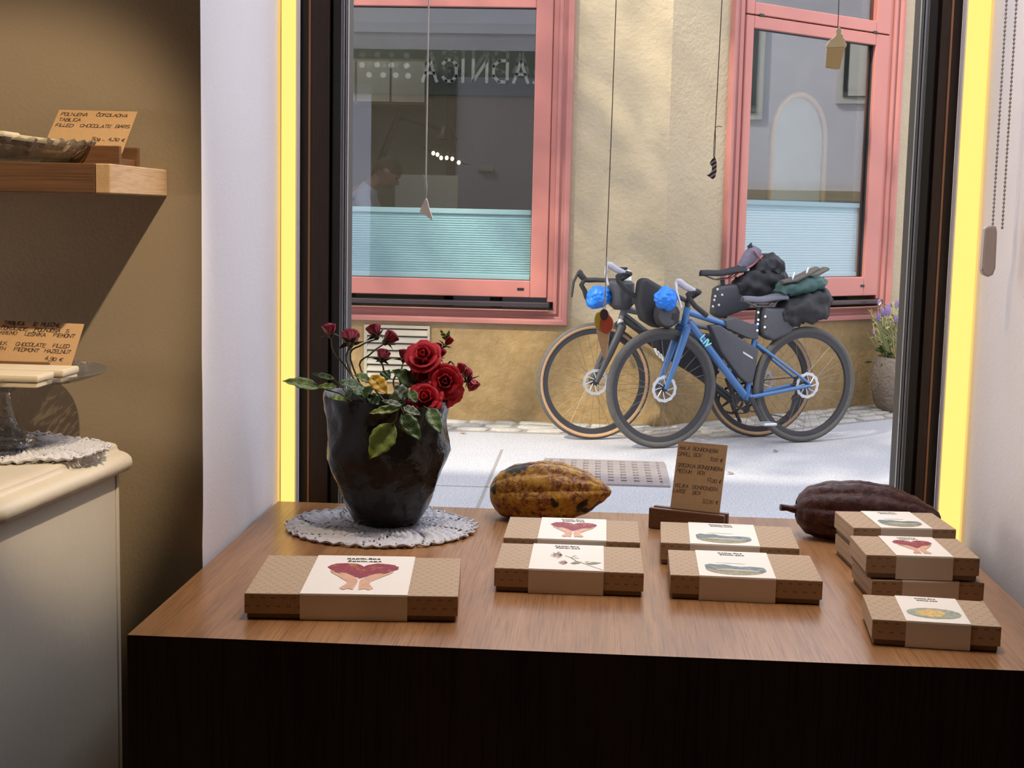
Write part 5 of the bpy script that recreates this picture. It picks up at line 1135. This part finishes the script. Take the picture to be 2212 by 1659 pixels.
pod('cacao_pod', Ld, .0455, Td, [(0, .30), (.02, .50), (.08, .76), (.22, .95), (.42, 1.04), (.62, .96), (.80, .68), (.92, .40), (.98, .2), (1, .03)], 'dark maroon ridged cacao pod with a stalk at the right window jamb', 'pod_d', 10, -.012, 0, 5., [atY(1712, 1100, 2.09), atY(1700, 1097, 2.088), atY(1686, 1096, 2.086)])

# ---------------------------------------------------------------- handwritten cards
M['kraft_card'] = pm('kraft_card_paper', (.40, .245, .115), .8, .10, 200, .05, 400)
M['pen'] = pm('dark_pen_ink', (.035, .018, .012), .6)
def card(TL, TR, BL, lines, label, size, seed, slant=.18, wd=.00055):
    TL, TR, BL = Vector(TL), Vector(TR), Vector(BL); ex = TR-TL; ey = BL-TL; w, h = ex.length, ey.length; ex.normalize(); ey.normalize(); n = ex.cross(ey).normalized()
    if n.y > 0: n = -n
    BR = BL+ex*w; e = empty('price_card', (BL+BR)/2, 0, label, 'card', 'handwritten kraft price cards'); MB().prism([TL, TR, BR, BL], -n*.0006).build('card_sheet', M['kraft_card'], e)
    mb = MB(); rc_ = random.Random(seed)
    for (tx_, x, y, k) in lines:
        w_ = text_w(tx_, size*k, .8); tgt = None
        text_ribbons(mb, tx_, lambda a, b, x=x, y=y: TL+ex*(x*w+a)+ey*(y*h-b+a*.015)+n*.0003, size*k, wd, jit=.35, slant=slant, gap=.8, rng=rc_, drop=size*.07)
    mb.build('lettering', M['pen'], e); return e
def slotted_stand(name, a, b, th, z0, z1, label, slot=.003):
    """two slabs of wood with the card between; a, b = front bottom corners"""
    a, b = Vector(a), Vector(b); ex = (b-a).normalized(); bk = Vector((-ex.y, ex.x, 0)); e = empty(name, (a+b)/2+bk*th/2+Vector((0, 0, z0-a.z)), 0, label, 'stand'); L = (b-a).length
    def slab_(y0, y1, x0, x1, za, zb, nm):
        MB().hexa([Vector((a.x, a.y, 0))+ex*x+bk*y+Vector((0, 0, z)) for z in (za, zb) for x, y in ((x0, y0), (x1, y0), (x1, y1), (x0, y1))]).build(nm, M['stand_wood'], e, bevel=.0016, seg=2)
    slab_(0, th/2-slot/2, 0, L, z0, z1, 'front_slab'); slab_(th/2+slot/2, th, .003, L+.002, z0, z1+.001, 'back_slab'); slab_(th/2-slot/2, th/2+slot/2, .002, L-.002, z0, z0+(z1-z0)*.4, 'core')
    return e, ex, bk
a, b = atZ(1401.5, 1096.5, TZ+.032), atZ(1563.7, 1114.6, TZ+.032)
st_, ex, bk = slotted_stand('card_stand', a, b, .022, TZ+.0003, TZ+.032, 'small slotted dark wood stand holding the upright price card on the table')
up = (bk*math.sin(rad(17))+Vector((0, 0, math.cos(rad(17))))); BLc = atY(1441, 1097, (a.y+b.y)/2+.014); bl = Vector((BLc.x, 0, 0)); k = (BLc.x-a.x)/ex.x; base = Vector((a.x, a.y, TZ+.016))+ex*k+bk*.0095
hC = .1205; tl = base+up*hC; wC = .0775
card(tl, tl+ex*wC, base, [('MALA', .035, .105, 1), ('BONBONIERA', .31, .105, 1), ('SMALL', .03, .18, 1), ('BOX', .34, .18, 1), ('9,00 €', .68, .215, 1.05), ('SREDNJA', .04, .325, 1), ('BONBONIERA', .45, .325, 1), ('MEDIUM', .045, .40, 1), ('BOX', .46, .40, 1), ('17,00 €', .66, .485, 1.1),
     ('VELIKA', .03, .585, 1), ('BONBONIERA', .40, .585, 1), ('LARGE', .02, .655, 1), ('BOX', .42, .655, 1), ('32,00 €', .62, .75, 1.1)], 'tall kraft card with three handwritten prices standing in the wooden stand', .0054, 3)

# ---------------------------------------------------------------- hanging cookies in the window
M['string_w'] = pm('white_twine', (.62, .60, .55), .8); M['string_b'] = pm('brown_twine', (.10, .075, .04), .8)
M['biscuit'] = pm('biscuit', (.88, .64, .37), .8, .12, 160, .2, 300); M['cream_icing'] = pm('cream_icing', (.85, .78, .66), .6, .05); M['edge_w'] = pm('pale_biscuit_edge', (.85, .76, .64), .8)
M['yel_icing'] = pm('lemon_icing', (.70, .58, .06), .5, .1, 80); M['red_icing'] = pm('red_icing', (.66, .13, .07), .5, .12, 90); M['choc_icing'] = pm('plum_icing', (.10, .06, .075), .5); M['cup_icing'] = pm('tan_icing', (.66, .48, .22), .6, .06); M['swirl'] = pm('pale_yellow_icing', (.80, .66, .36), .6, .06)
g = G('striped_icing'); v = g.co('Object', (1, 1, 1), (0, rad(20), 0)); sx = g.sep(v); w_ = g.math('FRACT', g.math('ADD', g.math('DIVIDE', g.math('ADD', sx[2], g.math('MULTIPLY', sx[0], -.25)), .0058), 100.)); g.col(g.mix(g.math('GREATER_THAN', w_, .55), (.07, .06, .06), (.55, .50, .50))).set(rough=.6); M['stripes'] = g.m
def cookie(name, pts, Y, label, mt, edge='edge_w', th=.005):
    P = [atY(x, y, Y) for x, y in pts]; e = empty(name, (sum(p.x for p in P)/len(P), Y, min(p.z for p in P)), 0, label, 'ornament', 'cookies hanging in the window')
    MB().prism(P, (0, th, 0)).build('biscuit', M[edge], e, bevel=.0006)
    return e, (lambda q, nm, m_, y=-.0008: MB().prism([atY(x, yy, Y)+Vector((0, y, 0)) for x, yy in q], (0, .0012, 0)).build(nm, M[m_], e))
def thread(e, pts, Y, mt, r=.0007, dy=.0):
    P = [atY(x, y, Y+dy) for x, y in pts]; top = P[0]; P = [Vector((top.x+.0005, top.y, 2.615))]+P; MB().tube(P, r, 6).build('string', M[mt], e, smooth=60)
def loops(e, pts, Y, mt, r=.0006): MB().tube([atY(x, y, Y-.001) for x, y in pts], r, 6).build('string_loop', M[mt], e, smooth=60)
YC = 2.16
e, inl = cookie('hanging_cookie', [(920, 427), (916, 434), (906, 456), (908, 459), (915, 462), (925, 470), (931, 475), (935, 473), (931, 461), (927, 449), (923, 432)], YC, 'plain cream triangular cookie on white twine at the left of the window', 'cream_icing', 'cream_icing')
thread(e, [(926, 0), (923, 200), (920, 382)], YC, 'string_w', .0011); loops(e, [(920, 382), (918, 405), (920, 432), (922, 405), (920, 382), (914, 377), (917, 385), (912, 383)], YC, 'string_w', .0008)
def arc(cx, cy, rx, ry, a0, a1, n): return [(cx+rx*math.cos(rad(a0+(a1-a0)*i/n)), cy+ry*math.sin(rad(a0+(a1-a0)*i/n))) for i in range(n+1)]
out = arc(1305, 679, 10.5, 13, -150, -30, 6)+arc(1309.5, 699, 16.5, 21, -62, 62, 9)+[(1317, 722), (1310, 774), (1307, 777), (1303, 775), (1288, 716)]+arc(1294, 693, 10.5, 20, 110, 262, 9)
e, inl = cookie('hanging_cookie', out, YC, 'ice cream cone cookie with yellow, red and plum scoops in front of the bicycles', 'biscuit', 'edge_w')
inl([(1288.5, 714), (1299, 716), (1311, 722), (1315.5, 721), (1309, 773), (1305, 774)], 'cone_icing', 'biscuit'); inl(arc(1294, 693, 8.8, 18, 0, 350, 20), 'scoop_icing', 'yel_icing', -.001); inl(arc(1310, 700, 14.2, 19.5, 0, 350, 22), 'scoop_icing', 'red_icing', -.0014); inl(arc(1305, 680, 8.8, 12, 0, 350, 18), 'scoop_icing', 'choc_icing', -.0018)
thread(e, [(1331, 0), (1322, 250), (1310, 555)], YC, 'string_b', .0007); loops(e, [(1310, 555), (1308, 620), (1303, 672), (1306, 682), (1308, 660), (1309, 600), (1310, 555)], YC, 'string_w', .0007)
b6 = lambda L_: [(1200+x*.3374, y*.3374) for x, y in L_]
e, inl = cookie('hanging_cookie', b6([(1017, 1003), (1028, 1018), (1033, 1050), (1031, 1100), (1023, 1135), (1010, 1148), (992, 1138), (967, 1119), (985, 1113), (999, 1097), (1003, 1078), (1000, 1060), (988, 1050), (990, 1038), (1003, 1018)]), YC, 'small striped dark boot shaped cookie hanging on brown twine', 'stripes', 'stripes')
thread(e, b6([(1066, 0), (1045, 400), (1023, 818)]), YC, 'string_b', .0007); loops(e, b6([(1023, 818), (1016, 900), (1012, 1002), (1018, 1014), (1024, 900), (1023, 818), (1040, 808), (1064, 812)]), YC, 'string_b')
b8 = lambda L_: [(1520+x*.3857, y*.3857) for x, y in L_]
e, inl = cookie('hanging_cookie', b8([(752, 152), (766, 155), (775, 172), (769, 185), (785, 197), (781, 210), (795, 221), (792, 236), (803, 248), (798, 264), (790, 270), (766, 384), (746, 390), (708, 384), (680, 377), (689, 270), (685, 256), (697, 240), (705, 224), (726, 212), (739, 198), (746, 186), (742, 168)]), YC, 'soft ice in a tan cup cookie hanging before the right pink window', 'swirl', 'edge_w')
inl(b8([(692, 268), (790, 266), (764, 382), (745, 386), (710, 381), (684, 374)]), 'cup_icing', 'cup_icing'); inl(b8([(752, 155), (765, 158), (772, 172), (766, 186), (781, 198), (778, 211), (791, 223), (789, 237), (799, 249), (792, 264), (690, 266), (689, 256), (700, 241), (708, 226), (728, 214), (741, 199), (748, 187), (745, 168)]), 'swirl_icing', 'swirl')
thread(e, b8([(757, 0), (754, 100), (749, 198)]), YC, 'string_b', .0006)

# ---------------------------------------------------------------- bead chain of the roller blind on the right reveal
M['bead'] = pm('grey_plastic_bead', (.36, .33, .31), .45); M['weight'] = pm('grey_plastic_weight', (.47, .42, .39), .5, .04)
YB = 2.03; bc = empty('blind_chain', atY(2144, 600, YB), 0, 'grey bead chain loop with plastic weight hanging on the right reveal', 'chain')
for p0, p1 in (((2174.5, 0), (2135, 492)), ((2196, 0), (2163, 492))):
    A, Bq = atY(*p0, YB), atY(*p1, YB); Bq = Vector((A.x, A.y, Bq.z)); mb = MB(); n = int((2.6-Bq.z)/.0058)
    for i in range(n): mb.ball(Bq+Vector((0, 0, .0058*i)), .0021, 7, 5)
    mb.tube([Bq, Vector((A.x, A.y, 2.6))], .0007, 4); o = mb.build('bead_string', M['bead'], bc, smooth=60); o['kind'] = 'stuff'
W8 = [(1575, 1280), (1590, 1266), (1618, 1262), (1640, 1268), (1645, 1300), (1636, 1500), (1622, 1540), (1595, 1552), (1566, 1538), (1557, 1510), (1560, 1470)]
P = [atY(*q, YB-.004) for q in b8(W8)]; MB().prism(P, (.0, .014, 0)).build('weight_body', M['weight'], bc, bevel=.0015, seg=2)
P2 = [atY(*q, YB-.004) for q in b8([(1580, 1285), (1592, 1272), (1612, 1270), (1628, 1280), (1632, 1310), (1624, 1495), (1612, 1530), (1592, 1540), (1570, 1528), (1564, 1505)])]; MB().prism([p-Vector((0, .0012, 0)) for p in P2], (0, .002, 0)).build('weight_face', M['weight'], bc, bevel=.0004)

# ================================================================ LEFT WALL: shelf, bowl, card
xe = atY(362, 395, YW).x; yf = atX(238, 390, xe).y; zt, zb = atY(362, 367, YW).z, atY(362, 424, YW).z
sh_ = empty('wall_shelf', (xe-.4, YW, zb), 0, 'thick walnut wall shelf on the left wall', 'shelf')
M['shelf'] = wood('shelf_wood', (.22, .12, .055), (.31, .18, .085), (.40, .25, .13), 0, .5, .05, 26)
M['shelf_shaded'] = wood('shelf_shaded_front', (.075, .032, .014), (.12, .055, .024), (.17, .085, .04), 0, .5, .05, 26)  # shade of the shelf front is put into this darker wood
MB().box((-1.7, yf, zb), (-.70, yf+.05, zt)).build('stave', M['shelf_shaded'], sh_, bevel=.0008)
MB().box((-.6995, yf, zb), (xe-.018, yf+.05, zt)).build('stave', M['shelf_shaded'], sh_, bevel=.0008)
MB().box((-1.7, yf+.0505, zb), (xe-.018, YW-.001, zt)).build('board', M['shelf'], sh_, bevel=.0008)
MB().box((xe-.0175, yf, zb), (xe, YW-.001, zt)).build('end_board', M['shelf_end'], sh_, bevel=.0012)
M['cut'] = pressed('cut_glass', .06, 60)
bx_, by_ = atY(18, 330, 1.685).x, 1.69; zs = zt+.0006
bo = empty('glass_bowl', (bx_, by_, zs), 0, 'ribbed cut glass bowl holding chocolate bars on the wall shelf', 'bowl')
def cut(r, z, a, i): return (r*(1+.022*math.cos(a*36)*(1 if i > 1 else 0))*(1+.12*math.cos(2*a)), z + (.0016*math.cos(a*36) if i in (5, 6) else 0))
MB().lathe([(0, .0), (.05, 0), (.066, .004), (.078, .010), (.086, .019), (.0905, .027), (.089, .0285), (.083, .0205), (.074, .012), (.062, .0075), (0, .005)], 144, (bx_, by_, zs), fn=cut).build('dish', M['cut'], bo, smooth=50)
M['wrap'] = pm('cream_bar_wrapper', (.66, .57, .42), .55, .06, 200); M['choc'] = pm('dark_chocolate', (.03, .014, .008), .35)
def bar(c, L, D, h, rz, ty, label, group, name='chocolate_bar', wm='wrap', cm_='choc'):
    e = empty(name, c, rz, label, 'chocolate bar', group); e.rotation_euler = (0, ty, rz)
    MB().box((-L/2, -D/2, h*.45), (L/2, D/2, h)).build('wrapper', M[wm], e, local=True, bevel=.003, seg=2); MB().box((-L/2+.002, -D/2+.002, 0), (L/2-.002, D/2-.002, h*.45)).build('chocolate', M[cm_], e, local=True, bevel=.001)
    return e
bar((bx_-.035, by_-.025, zs+.0235), .10, .045, .013, 0, rad(-1), 'cream wrapped chocolate bar at the left edge of the glass bowl', 'bars in the glass bowl')
bar((bx_+.030, by_-.003, zs+.0200), .105, .045, .013, rad(4), rad(6), 'cream wrapped chocolate bar tilted at the right of the glass bowl', 'bars in the glass bowl')
# card and stand on the shelf
Yb_, Yt_ = 1.735, 1.788
BR = atY(268, 319, Yb_); TRc = atY(297, 241, Yt_); TLc = atY(128, 237, Yt_); dn_ = BR-TRc; dn_.x = 0
card(TLc, TRc, TLc+dn_*1.18, [('POLNJENA', .05, .135, 1), ('ČOKOLADNA', .50, .135, 1), ('TABLICA', .05, .265, 1), ('FILLED', .04, .40, 1), ('CHOCOLATE', .35, .40, 1), ('BARS', .80, .40, 1), ('50g', .56, .70, 1), ('..', .70, .70, 1), ('4,30 €', .77, .70, 1)], 'dim kraft price card leaning on the wall above the shelf', .0058, 9, .1, .0008)
a = Vector((atY(150, 340, 1.70).x, 1.700, zs)); b = Vector((atY(259, 340, 1.70).x, 1.700, zs))
slotted_stand('card_stand', a, b, .070, zs, atY(259, 315, 1.70).z, 'dark wooden card stand on the wall shelf behind the glass bowl', .055)

# ================================================================ SIDEBOARD with cake stand
ZS = 1.060; RO = rad(-4.3)
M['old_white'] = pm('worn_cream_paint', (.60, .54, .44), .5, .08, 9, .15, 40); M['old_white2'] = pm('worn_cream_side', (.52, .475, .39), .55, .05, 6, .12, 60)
g = G('worn_cream_paint2'); v = g.co(); c = g.mix(g.ramp(g.noise(v, 5, 4), [(.3, (0, 0, 0)), (.7, (1, 1, 1))]), (.53, .47, .37), (.60, .535, .43)); c = g.mix(g.ramp(g.noise(v, 38, 6, .75, .6), [(.66, (0, 0, 0)), (.72, (.8, .8, .8))]), c, (.30, .22, .14)); g.col(c).set(rough=.42, spec=.45); g.bump(g.noise(v, 55, 4), .2, .004); M['old_white'] = g.m
bkR = atZ(283, 986, ZS-.018)
sbd = empty('sideboard', (bkR.x, bkR.y, 0), RO, 'old cream painted sideboard with moulded top at the left', 'sideboard')
def lb(mb, x0, x1, y0, y1, z0, z1): return mb.box((x0, y0, z0), (x1, y1, z1))
dp = .345
MB().box((-.55, -dp+.006, .0), (-.018, -.004, ZS-.038)).build('carcass', M['old_white2'], sbd, local=True, bevel=.003)
MB().box((-.0185, -dp+.006, .05), (-.0155, -.014, ZS-.040)).build('side_panel', M['old_white2'], sbd, local=True, bevel=.0008)
MB().box((-.045, -.012, 0), (-.0145, -.004, ZS-.039)).build('back_edge', M['old_white2'], sbd, local=True, bevel=.001)
tp = MB(); pf = [(0, -.038), (.006, -.038), (.012, -.036), (.0165, -.031), (.018, -.025), (.0165, -.019), (.012, -.0145), (.006, -.012), (.0, -.0105), (-.002, -.008), (-.0025, -.0045), (-.006, -.002), (-.014, -.0005), (-.030, 0.)]
def ringp(d): return [(-.55, -dp-d), (d-.012, -dp-d), (d-.002, -dp-d+.010), (d, -dp+.012-d+.01), (d, .0+0*d), (-.55, 0)]
vs = []; 
for d, z in pf: vs += [Vector((x, y, ZS+z)) for x, y in ringp(d-.016)]
n = 6; tp.add(vs, [(i*n+j, i*n+(j+1) % n, (i+1)*n+(j+1) % n, (i+1)*n+j) for i in range(len(pf)-1) for j in range(n)]+[tuple(range((len(pf)-1)*n, len(pf)*n)), tuple(range(n-1, -1, -1))])
tp.build('top', M['old_white'], sbd, local=True, smooth=35)
CX, CY = -.724, 1.655
doily('doily', (CX+.006, CY-.004, ZS+.0002), .124, .098, 'white lacy crochet doily under the glass cake stand', 10, 6., .006)
ck = empty('cake_stand', (CX, CY, ZS+.0055), 0, 'footed pressed glass cake stand on the sideboard', 'cake stand'); PZ2 = 1.152; h0 = PZ2-ZS-.0055
MB().lathe([(0, 0), (.041, 0), (.043, .003), (.041, .007), (.034, .011), (.022, .024), (.014, .045), (.011, .065), (.013, h0-.020), (.022, h0-.013), (.05, h0-.009), (.10, h0-.003), (.126, h0+.006), (.128, h0+.0075), (.1265, h0+.0085), (.10, h0+.001), (.05, h0-.002), (0, h0-.002)], 90, (CX, CY, ZS+.0055),
           fn=lambda r, z, a, i: (r*(1+.035*math.cos(a*10)*(1 if 4 < i < 9 else 0)), z+(.0006*math.cos(a*45)*math.cos(r*420) if 9 < i < 13 else 0))).build('stand', M['crystal'], ck, smooth=50)
zc_ = PZ2+.0018
X1 = (58-1295)/F*1.54; X2 = (117-1295)/F*1.597
bar((X1-.06, 1.565, zc_-.0006), .12, .05, .0145, 0, 0, 'cream boxed chocolate bar at the front of the glass cake stand', 'bars on the cake stand', wm='wrap', cm_='wrap')
bar((X2-.07, 1.622, zc_-.0006), .14, .052, .0150, 0, 0, 'cream boxed chocolate bar behind the other on the glass cake stand', 'bars on the cake stand', wm='wrap', cm_='wrap')
Yb_, Yt_ = 1.652, 1.704
BR = atY(143, 803, Yb_); TRc = atY(182, 700, Yt_); TLc = atY(12, 692, Yt_); dn_ = BR-TRc; dn_.x = 0; TLc = TRc+(TLc-TRc)*1.16
card(TLc, TRc, TLc+dn_, [('TABLICA', .13, .085, 1), ('IZ', .45, .085, 1), ('MLEČNE', .54, .085, 1), ('ČOKOLADE,', .12, .20, 1), ('POLNJENA', .49, .20, 1), ('S', .83, .20, 1), ('KREMO', .13, .30, 1), ('LEŠNIKA', .40, .30, 1), ('PIEMONT', .71, .30, 1), ('MILK', .125, .52, 1), ('CHOCOLATE', .34, .52, 1), ('FILLED', .74, .52, 1), ('WITH', .12, .63, 1), ('PIEDMONT', .34, .63, 1), ('HAZELNUT', .67, .63, 1), ('4,90 €', .70, .80, 1.15)],
     'kraft price card leaning on the glass cake stand above the sideboard', .0054, 12, .05, .0008)
cs_ = empty('card_stand', (CX-.02, 1.651, PZ2), 0, 'dark wooden rail holding the price card on the cake stand', 'stand')
MB().box((CX-.10, 1.6485, PZ2+.001), (atY(108, 800, 1.65).x, 1.6515, PZ2+.019)).build('rail', M['stand_wood'], cs_, bevel=.001); q = atY(116, 797, 1.648); MB().box(q+Vector((-.006, -.004, -.006)), q+Vector((.006, .003, .0045))).build('knob', M['stand_wood'], cs_, bevel=.0015)
